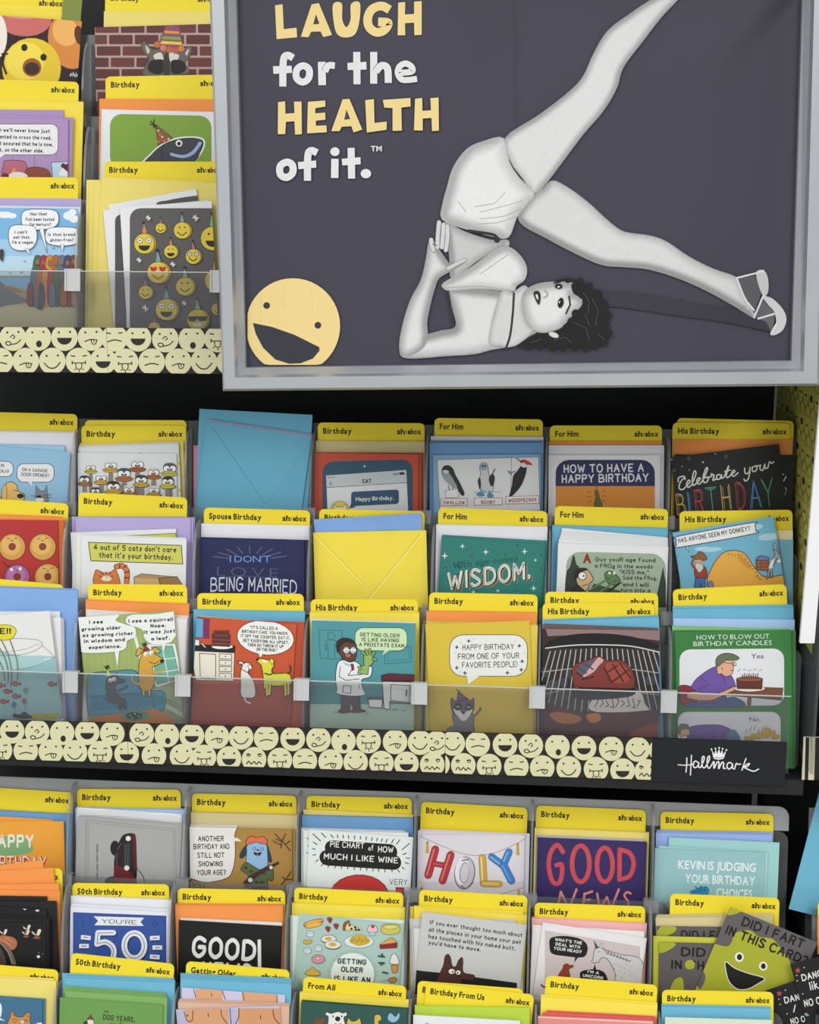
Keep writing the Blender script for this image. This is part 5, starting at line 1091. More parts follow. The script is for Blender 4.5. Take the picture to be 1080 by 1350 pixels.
def doctor(I):
    I.f('L'); I.r('4b9196', 560, 190, 1070, 580); I.r('a9c4b4', 560, 566, 1070, 760); I.r('458a90', 560, 485, 1070, 568)
    D = '2f6a70'; I.p('4b9196', 608, 238, 712, 240, 718, 368, 616, 364, o=D, w=3); I.e(None, 664, 264, 16, o=D, w=3); I.l(D, 3, 650, 360, 648, 300, 640, 330, 640, 290, 664, 282, 690, 292, 692, 332, 680, 300, 680, 360); I.p('4b9196', 905, 330, 1018, 312, 1020, 380, 902, 388, o=D, w=3); I.p('4b9196', 918, 340, 1008, 325, 1010, 368, 916, 376, o=D, w=2)
    I.bub('c6dcae', 770, 228, 1002, 330, 36, (905, 320, 890, 352, 935, 318), o='3a6a50'); 
    for s, x, y, w in (('GETTING OLDER', 792, 266, 176), ('IS LIKE HAVING', 800, 288, 166), ('A PROSTATE EXAM.', 788, 310, 206)): I.t(K, s, x, y, 17, w, 2, wt=.17)
    I.p('4a4048', 708, 525, 790, 525, 795, 592, 762, 596, 752, 560, 746, 596, 708, 594, o=K, w=3); I.b('5a3a30', 696, 600, 712, 588, 748, 592, 750, 604, 712, 608, o=K, w=2); I.b('5a3a30', 754, 600, 770, 586, 812, 594, 814, 602, 770, 606, o=K, w=2)
    I.b('e2e4e4', 690, 500, 684, 450, 692, 390, 712, 372, 760, 375, 792, 392, 800, 420, 830, 400, 846, 405, 838, 445, 800, 460, 806, 500, 816, 525, 760, 532, 690, 520, o=K, w=3); I.ll(K, 3, (705, 400, 700, 445, 730, 462, 790, 455), (758, 410, 740, 440, 800, 436), (718, 485, 716, 515, 752, 520, 752, 486, 718, 485), (790, 480, 790, 500)); I.p('7a2a34', 750, 388, 764, 388, 768, 415, 756, 420); I.p('9ac0d8', 712, 378, 750, 392, 745, 400, 730, 395)
    I.b('5a3a2c', 690, 330, 692, 292, 712, 276, 750, 278, 774, 300, 778, 335, 768, 372, 745, 380, 715, 365, 704, 345, o=K, w=3); I.b('2a2322', 688, 322, 690, 288, 720, 272, 760, 282, 770, 298, 730, 292, 708, 310, 700, 335); I.ee('e6e8e8', 15, 732, 328, 762, 328); I.e(None, 732, 328, 15, 11, 0, o=K, w=2.5); I.e(None, 762, 328, 15, 11, 0, o=K, w=2.5); I.ll(K, 2.5, (724, 330, 740, 330), (754, 330, 768, 330)); I.b('b8685a', 728, 350, 740, 344, 752, 350, 740, 360)
    g = '8fae5c'; I.p(g, 782, 430, 790, 402, 812, 395, 808, 355, 828, 330, 852, 345, 850, 385, 832, 400, 828, 436, o=K, w=2.5)
    for q in ((818, 350, 802, 332), (826, 345, 818, 325), (836, 342, 836, 322), (846, 350, 858, 336), (850, 368, 864, 368), (796, 412, 786, 402)): I.l(K, 11, *q); I.l(g, 7, *q)
    I.p('5a2430', 888, 440, 920, 432, 1020, 436, 1060, 440, 1060, 466, 890, 462, o=K, w=3); I.p('dfe3e0', 892, 466, 1060, 470, 1060, 568, 925, 555, 925, 590, 900, 588, o=K, w=3); I.ll(K, 3, (930, 480, 1015, 484, 1012, 560, 930, 550, 930, 480), (1032, 486, 1030, 564)); I.l(K, 6, 1000, 505, 998, 528); I.p('dfe3e0', 830, 546, 892, 546, 890, 584, 834, 580, o=K, w=3); I.p('5a4a50', 822, 534, 892, 534, 892, 546, 826, 544); I.ll('5a7a70', 3, (690, 604, 680, 600), (815, 612, 830, 606), (935, 592, 960, 590), (980, 596, 990, 595))
P('M2', 'the doctor comic card', [('T', 'His Birthday', 409, 790, 551, 790), ('E', 'yellow', 406, 806, 556, 807, 3, 0, .8), ('B', 'e6e6e2', 'white edged', 410, 816, 548, 820), ('F', '4b9196', 411, 818, 548, 822, 'teal comic card of a doctor pulling on green gloves', doctor, {'kadd': 4})])
def favorite(I):
    I.f('M'); I.bub('e2e2dc', 168, 244, 494, 418, 56, (238, 410, 246, 454, 292, 418), o='5a5340', w=3)
    for s, x, y, w in (('HAPPY BIRTHDAY', 222, 309, 216), ('FROM ONE OF YOUR', 203, 347, 256), ('FAVORITE PEOPLE!', 220, 383, 232)): I.t('2a2a2c', s, x, y, 24, w, -1, wt=.13)
    for x, y in ((248, 270), (198, 296), (460, 290), (472, 355), (198, 382), (232, 404), (410, 403), (468, 390)): I.e('4a4660', x, y, 5, 5); I.ll('4a4660', 2, (x - 8, y, x + 8, y), (x, y - 8, x, y + 8))
    I.ee('9a9484', 2, 215, 275, 230, 290, 440, 270, 425, 285, 190, 320, 480, 320, 210, 400, 430, 380, 455, 410, 270, 262)
    I.b('7a757a', 190, 700, 188, 620, 180, 590, 184, 560, 196, 560, 250, 560, 270, 580, 290, 560, 298, 548, 300, 556, 285, 575, 268, 600, 270, 700, o=K, w=2.5); I.b('5a5560', 174, 540, 176, 508, 192, 520, 220, 512, 250, 522, 268, 510, 270, 545, 262, 570, 225, 600, 184, 572, o=K, w=2.5)
    I.b('d8d8d6', 186, 562, 200, 550, 226, 575, 250, 550, 262, 565, 226, 606); I.b('2a2730', 186, 545, 200, 528, 222, 540, 214, 556, 196, 560); I.b('2a2730', 232, 540, 248, 530, 264, 545, 250, 562, 234, 556); I.ll('d8d8d8', 3, (196, 544, 208, 546), (242, 546, 254, 546)); I.e(K, 226, 572, 5); I.p('5a3a6a', 198, 524, 204, 480, 252, 516, o=K, w=2); I.ll('8a6aa0', 3, (202, 500, 226, 502)); I.ll(K, 3, (196, 472, 210, 480)); I.b('7a757a', 155, 640, 190, 628, 186, 700, 160, 700)
P('M2', 'the favorite people card', [('T', 'Birthday', 566, 781, 711, 784), ('E', 'orange', 559, 805, 709, 807, 2, 0, 1), ('B', 'dcc24a', 'golden yellow', 560, 818, 706, 822, 5, .8, .6), ('F', 'd4b83a', 560, 823, 702, 818, 'golden card with a party raccoon and a white bubble about favorite people', favorite)])
def grill(I):
    I.f('M'); I.r('3a2226', 540, 180, 1100, 700); I.p('8a7270', 560, 190, 1060, 226, 1060, 270, 800, 240, 580, 250); I.b('121012', 560, 300, 640, 250, 800, 238, 960, 258, 1070, 310, 1070, 420, 560, 420)
    I.r('2a2628', 540, 300, 1100, 600)
    for i in range(16): I.b(('3c3e48', '4a4c58', '33343e')[i % 3], *[q for t in range(6) for q in (565 + (i * 37 % 480) + 26 * math.cos(t), 400 + (i * 53 % 150) + 20 * math.sin(t))])
    for i in range(22):
        x0 = 590 + i * 21.5; x1 = 800 + (x0 - 800) * 1.35; a = I.layer; I.l('b9b2a8', 4, x0, 300 + abs(x0 - 800) * .06, x1, 562, sm=False); I.layer = a
    I.layer += 1; I.l('cfc9c0', 5, 570, 300, 680, 288, 800, 286, 930, 292, 1050, 318); I.l('a8a29a', 3.5, 552, 400, 800, 378, 1050, 404); I.l('a8a29a', 3.5, 545, 500, 700, 470, 1050, 495)
    I.b('d8cfc4', 760, 560, 770, 510, 840, 490, 960, 485, 985, 530, 1000, 570, 880, 572); I.ll('5a4a48', 4, *[(780 + i * 22, 500 + i % 3 * 10, 790 + i * 22, 520 + i % 4 * 10, 776 + i * 22, 545) for i in range(9)])
    I.b('1d1216', 690, 470, 800, 460, 940, 466, 930, 500, 820, 514, 700, 512)
    I.b('7a332c', 686, 440, 682, 390, 700, 365, 745, 350, 790, 334, 830, 352, 890, 352, 930, 390, 945, 440, 930, 468, 820, 466, 700, 462, o='3a1614', w=3); I.b('5a5462', 700, 385, 740, 356, 780, 345, 800, 365, 770, 395, 720, 420); I.b('c9a09a', 745, 395, 780, 350, 795, 338, 812, 352, 790, 375, 770, 400, 720, 425); I.b('9a4438', 820, 370, 880, 362, 920, 400, 915, 440, 850, 440)
    I.ll('3a1714', 6, (815, 380, 845, 440), (850, 366, 895, 440), (880, 362, 925, 425), (720, 430, 770, 420), (700, 400, 735, 430), (830, 400, 870, 372), (850, 440, 915, 392)); I.ll('3a4460', 6, (705, 380, 740, 405), (730, 364, 768, 388))
    I.b('541d22', 530, 530, 700, 562, 880, 568, 1040, 556, 1080, 556, 1080, 700, 530, 700); I.b('b06a30', 585, 575, 640, 568, 720, 590, 690, 615, 620, 610); I.b('c07a3a', 740, 580, 790, 572, 800, 600, 760, 612); I.b('8a3a20', 950, 640, 1060, 620, 1060, 700, 900, 700)
P('M2', 'the grilled steak card', [('T', 'Birthday', 719, 780, 868, 782, 'rear'), ('T', 'His Birthday', 714, 795, 863, 795, 'front'), ('E', 'teal', 711, 817, 871, 811, 3, .3, 1.5), ('B', '6a5250', 'dark photo', 713, 822, 868, 828, 2, 0, 1), ('F', '4a3034', 712, 829, 870, 831, 'photo card of a steak grilling over charcoal bars', grill)])
def candles(I):
    I.f('N'); I.t('dfe4dc', 'HOW TO BLOW OUT', 332, 352, 26, 406, -1, font='b', wt=-.004, gap=.16); I.t('dfe4dc', 'BIRTHDAY CANDLES', 314, 388, 26, 438, -1, font='b', wt=-.004, gap=.16)
    I.r('dcdce0', 236, 406, 818, 722, 60, sk=-6)
    I.b('8a2a34', 236, 610, 300, 612, 330, 650, 330, 716, 270, 722, 240, 690, o=K, w=3); I.p('7a4a34', 470, 645, 560, 612, 812, 620, 804, 688, 500, 660, o=K, w=3); I.ll('7a4a34', 24, (486, 660, 488, 720), (626, 672, 622, 720), (330, 690, 330, 720))
    I.b('3f5a8a', 280, 724, 300, 700, 440, 690, 540, 670, 590, 722, o=K, w=3); I.b('6a4f9a', 300, 620, 340, 560, 440, 500, 500, 540, 530, 560, 545, 620, 480, 640, 470, 690, 400, 705, 350, 690, 330, 640, o=K, w=3); I.ll(K, 2.5, (350, 560, 380, 580), (440, 520, 480, 560, 490, 600), (340, 630, 400, 600)); I.b('d8a484', 300, 640, 440, 650, 540, 612, 560, 622, 480, 660, 400, 690, 285, 676, o=K, w=3)
    I.b('d8a484', 448, 540, 444, 490, 460, 465, 530, 470, 536, 510, 524, 545, 490, 555, 470, 540, o=K, w=3); I.b('5f6b52', 438, 486, 444, 450, 480, 428, 530, 430, 568, 452, 545, 466, 500, 462, 450, 500, o=K, w=3); I.e(None, 540, 486, 12, 10, 0, o=K, w=3); I.l(K, 3, 480, 478, 528, 484); I.ll(K, 3, (520, 520, 534, 522), (470, 505, 476, 520)); 
    I.e('e3e0d4', 626, 622, 86, 18, 0, o=K, w=2); I.p('5e2d1f', 552, 570, 698, 570, 694, 626, 556, 624, o=K, w=2); I.e('8a5034', 625, 570, 73, 14, 0, o=K, w=2); I.ll('2a2420', 4, *[(585 + i * 12, 566, 587 + i * 12, 544 - i % 2 * 6) for i in range(8)]); I.ll('6a6a6a', 2.5, *[(560 + i * 30, 525 - i % 2 * 10, 574 + i * 30, 517) for i in range(5)])
    I.t('23211f', 'Yes.', 636, 456, 26, 74, -2, font='b', wt=-.008); 
    I.r('dcdce0', 228, 752, 798, 1100, 50, sk=0); I.b('6a4f9a', 280, 870, 300, 835, 380, 824, 480, 830, 560, 880, 575, 930, 560, 1000, 300, 1000, o=K, w=3); I.b('5a7a9a', 500, 880, 540, 850, 575, 900, 570, 960, 520, 960); I.b('d8a484', 240, 890, 246, 850, 280, 838, 292, 860, 290, 880, 262, 884, o=K, w=2); I.b('5f6b52', 228, 850, 240, 820, 280, 822, 290, 845, 250, 850, 236, 880, o=K, w=2); I.ll('3a2a5a', 3, (380, 870, 360, 890), (440, 860, 420, 890), (490, 860, 470, 895))
    for x, y, r in ((620, 900, 24), (660, 888, 26), (700, 880, 30), (740, 872, 30), (770, 890, 22), (720, 850, 18)): I.b('c9a53a', *[q for t in range(8) for q in (x + r * (1 + .35 * (t % 2)) * math.cos(t * .785), y + r * (1 + .35 * (t % 2)) * .6 * math.sin(t * .785))])
    I.ll('6a5a2a', 2.5, *[(605 + i * 22, 870 - i % 3 * 8, 612 + i * 22, 845 - i % 3 * 10) for i in range(7)]); I.t('23211f', 'No.', 626, 806, 26, 60, -2, font='b', wt=-.008)
P('M2', 'the blow out candles card', [('T', 'Birthday', 887, 777, 1037, 770), ('E', 'teal', 887, 799, 1046, 797, 2, .3, 4), ('E', 'pale blue', 888, 815, 1048, 817), ('B', '8ec47e', 'light green edged', 886, 825, 1040, 829, 2, 0, 1.5), ('B', '3c7d40', 'green', 884, 831, 1048, 831, 2, 1.5, .5), ('F', '35793a', 890, 833, 1043, 830, 'green card with two comic panels on how to blow out candles', candles, {'kadd': 1})])

# ================= lower shelf, back tier
def happyorange(I):
    I.f('O'); I.b('7fae7a', -60, 340, 60, 300, 150, 320, 185, 370, 160, 400, 60, 412, -60, 400); I.t('f0e6d8', 'HAPPY', -62, 370, 74, 250, 0, wt=.2); I.t('c8433a', 'BIRTHDAY', -70, 494, 84, 330, 1, wt=.3); I.t('f0e6d8', 'BIRTHDAY', -66, 490, 78, 322, 1, wt=.13)
P('L0', 'the orange happy birthday card', [('T', 'Birthday', -46, 1036, 99, 1045), ('E', 'steel blue', -50, 1065, 95, 1073, 2, 1, 1), ('B', 'f0a53a', 'rear orange', -50, 1073, 70, 1081), ('F', 'eda43a', -60, 1081, 84, 1083, 'orange card with white and red happy birthday capitals', happyorange)])
def car(I):
    I.f('O'); I.l('77777a', 2, 480, 600, 484, 216, 972, 264, 985, 610, sm=False); I.l('77777a', 2, 470, 600, 476, 226, sm=False); I.l('77777a', 1.5, 490, 600, 494, 230, 962, 276, 972, 610, sm=False)
    I.e('1c1a1c', 640, 372, 26, 42); I.b('1c1a1c', 590, 590, 588, 545, 620, 530, 650, 540, 655, 590)
    I.b('26181b', 668, 330, 690, 298, 740, 292, 756, 330, 756, 560, 700, 570, 640, 565, 636, 480, 640, 420, 655, 360, o='120d0f', w=3); I.b('5a1a20', 735, 300, 756, 310, 760, 440, 752, 500, 742, 420); I.b('6a1f26', 640, 470, 700, 490, 755, 540, 760, 600, 690, 600, 640, 560); I.p('2f3236', 690, 345, 726, 342, 726, 470, 688, 470); I.ll('55585c', 3, (700, 350, 698, 465), (714, 350, 712, 465)); I.e('d8d0c8', 714, 318, 15); I.e('f0ece0', 714, 318, 7); I.e('d8d0c8', 706, 482, 15); I.e('f0ece0', 706, 482, 7); I.l('3a3a3c', 4, 758, 480, 795, 525, 803, 565); I.ll('5a5e62', 4, (652, 380, 676, 345), (650, 470, 650, 400))
    I.t('55555a', 'THIN LOOK VERY GOOD', 546, 548, 9, 200, -90, wt=.2)
def plastic(I): I.f('O'); I.ll('f4f4f6', 4, (440, 150, 520, 158, 600, 156, 690, 150), (820, 184, 900, 180, 960, 186, 1010, 200), (425, 170, 436, 215)); I.l('9b9da2', 2, 440, 190, 700, 200, 1010, 240)
P('L0', 'the vintage car card', [('T', 'Birthday', 101, 1040, 238, 1041), ('E', 'pale blue', 98, 1064, 246, 1066, 3, 0, 1), ('B', 'dcdde0', 'plastic wrapped white', 99, 1064, 240, 1073, 1, 0, 0, plastic), ('B', 'b9b9b8', 'grey', 104, 1075, 243, 1086, 2, 1, 0), ('F', 'a8a8a6', 103, 1076, 240, 1087, 'grey card with a dark red vintage car turned on its side', car)])
def hunter(I):
    I.f('P'); 
    I.b('a98240', 100, 270, 300, 266, 720, 270, 720, 620, 100, 620); I.r('a98240', 60, 262, 720, 700)
    I.b('e6e2dc', 60, 230, 366, 238, 378, 300, 380, 420, 364, 500, 330, 540, 220, 562, 130, 540, 60, 520, o=K, w=4); I.p('e6e2dc', 366, 318, 392, 314, 416, 334, 372, 332)
    for s, x, y, w in (('ANOTHER', 174, 334, 142), ('BIRTHDAY AND', 148, 378, 200), ('STILL NOT', 170, 426, 150), ('SHOWING', 176, 474, 136), ('YOUR AGE?', 168, 522, 160)): I.t(K, s, x, y, 30, w, -.5, wt=.17)
    I.b('2c3a4c', 448, 352, 425, 372, 404, 415, 420, 428, 445, 400, 452, 370, o=K, w=2); I.b('2c3a4c', 558, 355, 570, 385, 584, 440, 572, 450, 558, 420, o=K, w=2)
    I.b('8fb6da', 446, 480, 444, 400, 450, 350, 500, 330, 550, 345, 560, 400, 556, 480, 500, 500, o=K, w=3); I.b('e06a4a', 440, 352, 446, 322, 470, 305, 500, 312, 530, 306, 556, 325, 556, 348, 520, 345, 500, 338, 470, 345, o=K, w=3)
    I.e(None, 488, 374, 8, o=K, w=2.5); I.e(None, 530, 376, 8, o=K, w=2.5); I.e(K, 507, 382, 7, 5); I.b(K, 484, 392, 505, 398, 526, 392, 520, 410, 500, 414, 486, 404); I.e('c04a4a', 504, 408, 8, 4)
    I.b('5a6440', 412, 490, 440, 450, 480, 470, 520, 490, 560, 470, 585, 470, 594, 520, 585, 555, 560, 545, 556, 580, 480, 584, 452, 560, 450, 520, o=K, w=3)
    for x, y in ((440, 480), (470, 500), (540, 510), (500, 560), (570, 490), (530, 560), (470, 540)): I.b('3c4530', x - 12, y, x, y - 9, x + 12, y + 2, x, y + 9)
    I.b(K, 472, 580, 520, 582, 558, 578, 560, 600, 472, 600); I.p('4a2a24', 428, 560, 470, 520, 620, 446, 624, 456, 520, 515, 480, 545, 455, 590, 438, 590, o=K, w=3); I.e('c6d8ea', 465, 548, 13); I.e('c6d8ea', 580, 478, 10)
    for a in ((600, 290, 640, 330, 686, 384), (610, 320, 640, 330, 660, 290), (640, 330, 635, 370), (660, 350, 685, 330), (590, 330, 615, 345, 636, 350), (636, 574, 665, 540, 690, 500), (645, 530, 665, 545, 705, 540), (655, 590, 680, 560, 705, 575), (130, 545, 150, 570, 160, 590), (170, 560, 190, 590), (205, 590, 210, 572)): I.l('4a3a20', 5, *a)
P('L0', 'the camouflage dog card', [('T', 'Birthday', 252, 1046, 391, 1049), ('E', 'tan', 249, 1070, 395, 1074, 2, .5, 1), ('B', 'e3dfda', 'white edged', 249, 1087, 313, 1088), ('B', 'b08a48', 'brown', 252, 1091, 389, 1094), ('F', 'b08a48', 249, 1090, 385, 1093, 'brown card of a blue dog in camouflage holding a shotgun', hunter)])
def pie(I):
    I.f('Q'); I.r('161616', 246, 326, 650, 412, 43, sk=26); I.r('161616', 216, 380, 672, 466, 43, sk=30)
    I.t('e4e4e0', 'PIE CHART', 275, 366, 34, 190, 3, wt=.16); I.t('e4e4e0', 'of', 490, 388, 30, 32, -8, wt=.14); I.t('e4e4e0', 'HOW', 542, 394, 34, 86, 3, wt=.16); I.t('e4e4e0', 'MUCH I LIKE WINE', 240, 432, 34, 414, 3.5, wt=.16)
    I.e('c23430', 438, 640, 165, 120, 0, o='5a1a1a', w=4); I.t('2a2a2a', 'VERY', 606, 574, 32, 100, 2, wt=.09); I.p('c23430', 642, 590, 686, 592, 686, 636, 644, 634, o=K, w=3)
    segs = [(180, 292, 222, 332), (228, 288, 252, 312), (280, 298, 294, 314), (315, 298, 320, 315), (348, 300, 350, 316), (378, 300, 380, 318), (412, 303, 412, 320), (445, 306, 444, 322), (478, 308, 476, 326), (510, 312, 506, 330), (540, 316, 535, 332), (566, 320, 560, 335), (594, 322, 585, 340), (630, 322, 618, 344), (664, 326, 645, 350), (718, 346, 676, 380), (700, 400, 680, 408), (716, 428, 698, 426), (712, 458, 694, 452), (690, 488, 676, 478), (652, 492, 662, 506), (618, 490, 622, 504), (580, 490, 582, 504), (545, 486, 546, 502), (515, 484, 515, 500), (480, 480, 480, 496), (445, 478, 445, 494), (410, 476, 410, 492), (375, 474, 373, 488), (340, 470, 338, 486), (308, 466, 302, 482), (272, 464, 264, 478), (240, 456, 226, 470), (208, 436, 196, 448), (196, 408, 180, 410), (192, 378, 176, 374), (204, 352, 182, 338)]
    I.ll(K, 4.5, *segs)
def pieback(I): I.f('Q'); I.ll(K, 4, (118, 300, 138, 318), (122, 345, 142, 355), (116, 385, 130, 386), (126, 422, 142, 424))
P('L0', 'the wine pie chart card', [('T', 'Birthday', 404, 1049, 543, 1052), ('E', 'pale yellow', 399, 1067, 545, 1074), ('E', 'steel blue', 397, 1074, 545, 1078, 2, 0, 1), ('B', 'dfe5e2', 'white', 394, 1091, 532, 1095, 5, 1.6, .8, pieback), ('F', 'dfe5e2', 408, 1093, 545, 1104, 'white card charting love of wine in a red pie', pie, {'kadd': 0})])
def holy(I):
    I.f('R'); I.r('cfc8d0', 90, 290, 710, 700); I.r('dcd6dc', 96, 300, 690, 560, 30)
    I.l('8a7a60', 3, 100, 305, 200, 350, 330, 400, 430, 412, 540, 390, 640, 345, 705, 310); I.l('8a7a60', 3, 430, 640, 560, 625, 710, 580)
    for x, y in ((142, 340), (645, 350), (650, 610), (110, 595)): I.p('c2a238', x - 6, y, x + 6, y, x + 10, y + 62, x - 10, y + 60); I.e('a8882c', x, y, 7)
    def tube(c, hi, w, *a): I.l('00000' + '0' if False else c[0], w + 4, *a, sm=False); I.l(c[1], w, *a, sm=False); I.l(hi, w * .22, *[v - (w * .18 if i % 2 == 0 else 0) for i, v in enumerate(a)], sm=False)
    R_ = ('6a1a20', 'b0343a'); tube(R_, 'd87a78', 40, 186, 378, 146, 522); tube(R_, 'c85a5c', 28, 180, 458, 240, 468); tube(R_, 'd87a78', 40, 272, 408, 226, 552)
    I.e('77747a', 350, 510, 58, 92, 6); I.e('c2bfc4', 350, 508, 52, 86, 6); I.e('e8e6ea', 336, 500, 40, 76, 6); I.e('8a878c', 348, 508, 27, 60, 6); I.e('d0cad2', 349, 508, 23, 55, 6); I.ll('6a676c', 7, (335, 440, 370, 435), (330, 580, 350, 596), (372, 585, 395, 560))
    Gd = ('7a5f20', 'c9a444'); tube(Gd, 'efdc9a', 36, 448, 424, 456, 568); tube(Gd, 'e2c878', 32, 456, 568, 542, 570)
    B_ = ('1f4a80', '3a7ec4'); tube(B_, '86b4e6', 36, 500, 420, 560, 465); tube(B_, '86b4e6', 36, 596, 392, 566, 462); tube(B_, '6aa0da', 38, 566, 466, 610, 552)
P('L0', 'the balloon letters card', [('T', 'Birthday', 555, 1057, 696, 1065), ('B', 'dfdbe0', 'white', 553, 1093, 697, 1099, 3, .8, 0), ('F', 'd6d0d8', 551, 1095, 692, 1100, 'photo card of metallic balloon letters spelling HOLY', holy)])
def goodnews(I):
    I.f('S'); c = 'c64a52'
    def n(*a, w=24): I.l('8a2a50', w + 4, *a, cap=True); I.l(c, w, *a)
    n(228, 362, 196, 322, 160, 360, 146, 440, 168, 530, 205, 540, 222, 490, 220, 436, 190, 438); 
    for x, rx, ry, y in ((330, 50, 104, 430), (468, 45, 98, 436)):
        I.tris(stroke_tris([(x + rx * math.cos(i * .2618), y + ry * math.sin(i * .2618)) for i in range(24)], 26, True), c)
    n(554, 346, 552, 516); n(556, 350, 610, 368, 634, 430, 610, 500, 552, 520)
    d = 'e08a80'
    for a in ((196, 690, 216, 590), (216, 590, 262, 690), (262, 690, 306, 576), (340, 690, 352, 600), (350, 604, 396, 588), (346, 640, 384, 634), (424, 600, 440, 690), (440, 690, 480, 620), (480, 620, 504, 690), (504, 690, 548, 576)): I.l(d, 13, *a)
    I.l(d, 12, 616, 600, 596, 592, 580, 610, 592, 632, 604, 650, 596, 690)
P('L0', 'the purple good news card', [('T', 'Birthday', 707, 1062, 852, 1068), ('E', 'pale yellow', 705, 1091, 856, 1097, 2, 0, 1), ('B', 'b9b6c4', 'grey edged', 708, 1101, 850, 1107), ('F', '33265e', 709, 1104, 853, 1110, 'deep purple card in tall red capitals bearing good news', goodnews)])
def kevin(I):
    I.f('T')
    for s, x, y, w in (('KEVIN IS JUDGING', 192, 458, 446), ('YOUR BIRTHDAY', 232, 538, 402), ('CHOICES.', 410, 620, 220)): I.t('e4ecec', s, x, y, 48, w, 2.4, font='b', wt=.02)
    I.b('2f88b4', 262, 592, 300, 570, 330, 560, 366, 566, 370, 590, 350, 620, 280, 610); I.ll('1f6a94', 6, (290, 560, 320, 590), (322, 556, 330, 585), (350, 560, 345, 590), (262, 588, 300, 590)); I.b('5a4a40', 105, 668, 116, 660, 135, 690, 140, 730, 105, 730)
P('L0', 'the judging Kevin card', [('T', 'Birthday', 871, 1070, 1020, 1073), ('E', 'periwinkle', 866, 1094, 1019, 1097, 3, -.5, 2), ('B', '9fcfce', 'rear aqua', 882, 1104, 1028, 1111, 2, 0, 0), ('B', 'a9d6d4', 'aqua', 868, 1115, 1013, 1124), ('F', '94bfc4', 864, 1118, 1009, 1124, 'aqua card in white capitals saying Kevin judges your choices', kevin)])

# ================= lower shelf, middle tier
def butterflies(I):
    I.f('W')
    for x, y, s in ((218, 585, 1), (210, 625, 1), (296, 630, 1.25), (30, 620, 1)):
        I.b('d8cdbc', x, y, x + 10 * s, y - 36 * s, x + 30 * s, y - 34 * s, x + 18 * s, y, o='5a4a3a', w=2); I.b('cfc2ae', x, y, x - 30 * s, y - 26 * s, x - 24 * s, y - 8 * s); I.b('8a4a38', x - 20 * s, y + 22 * s, x, y, x + 26 * s, y + 22 * s)
    I.b('a8684a', -60, 640, 40, 635, 110, 650, 140, 690, 120, 740, 60, 750, 0, 700, -60, 710); I.ll('c98a64', 7, (0, 660, 60, 690, 90, 720), (40, 650, 100, 680)); I.l('6a5a50', 26, 20, 700, 80, 760, 120, 860); I.l('8a7a6c', 12, 20, 705, 70, 770, 100, 860); I.b('4a3a34', -60, 720, 0, 720, 50, 860, -60, 900); I.e('d8d8d0', 312, 803, 14, 12); I.ee('9a9a94', 4, 316, 772, 345, 782); I.ee('5a5a50', 4, 170, 550)
def bfb(I): I.f('W'); I.b('d8cdbc', 165, 395, 195, 405, 215, 378, 224, 380, 218, 410, 200, 428); I.b('d8cdbc', 285, 435, 312, 412, 314, 438)
P('L1', 'the black butterflies card', [('T', '', -62, 1142, 82, 1145), ('E', 'orange', -60, 1148, 56, 1134, 1, 0, 0, None, 'topmost orange envelope, tilted up over the untidy stack at the left edge'), ('E', 'orange', -52, 1151, 70, 1144, 1, 0, 0, None, 'orange envelope just before the topmost tilted one at the left edge'), ('E', 'orange', -52, 1166, 86, 1164, 2, 0, 1), ('E', 'orange', -60, 1172, 79, 1175, 1, 0, 0, None, 'front orange envelope of the untidy stack at the left edge'),
   ('B', '201f20', 'rear black', -60, 1180, 62, 1182), ('B', '1b1a1b', 'black', -58, 1188, 74, 1188, 2, .6, 1), ('B', '161617', 'tilted black', -60, 1192, 62, 1200, 1, 0, 0, bfb), ('B', '1b1a1b', 'crowded black', -60, 1204, 66, 1210, 3, -1, 2.2), ('F', '121213', -60, 1214, 60, 1218, 'black card with pale butterflies at the left edge', butterflies)])
def fifty(I):
    I.f('O'); I.r('33529c', 406, 728, 926, 1080, 4, sk=20); I.p('e2e4ea', 518, 750, 804, 758, 784, 782, 802, 806, 522, 802, 544, 776, o='23407c', w=3); I.t('26283a', "YOU'RE", 566, 790, 24, 194, 2, wt=.1)
    for dx, dy, c in ((6, 6, '1f2f5c'), (0, 0, 'e4e6ec')):
        for a in ((632 + dx, 842 + dy, 546 + dx, 842 + dy), (546 + dx, 842 + dy, 540 + dx, 906 + dy)): I.l(c, 30, *a, sm=False)
        I.l(c, 30, 540 + dx, 906 + dy, 590 + dx, 894 + dy, 632 + dx, 930 + dy, 624 + dx, 990 + dy, 570 + dx, 1010 + dy)
        I.tris(stroke_tris([(748 + dx + 56 * math.cos(i * .2618), 914 + dy + 70 * math.sin(i * .2618)) for i in range(24)], 32, True), c)
    I.l('1c2038', 3, 630, 842, 546, 844, 541, 904, sm=False); I.l('1c2038', 3, 541, 904, 592, 896, 630, 932, 622, 985); I.e(None, 748, 914, 56, 70, 0, o='1c2038', w=3)
    for x, y, q in ((478, 866, 6), (468, 916, 0), (862, 872, -2), (876, 924, 0), (862, 974, 4)): I.l('1f2f5c', 26, x - 22, y + 5, x + 24, y + 5 + q, cap=False); I.l('e4e6ec', 24, x - 27, y, x + 27, y + q, cap=False); I.l('1c2038', 4, x - 12, y, x + 12, y + q * .5)
    I.p('33529c', 862, 776, 876, 792, 862, 808, 846, 792, o='1c2c5c', w=2); I.ll('26407c', 3, (460, 775, 462, 800))
P('L1', 'the blue fiftieth card', [('T', '50th Birthday', 88, 1164, 224, 1166), ('E', 'white', 87, 1180, 229, 1186, 2, 0, 1), ('B', 'dfe1ea', 'white', 86, 1190, 226, 1198, 2, 0, 1), ('F', 'e3e4ec', 87, 1195, 225, 1203, 'white bordered blue card with a large number fifty', fifty)])
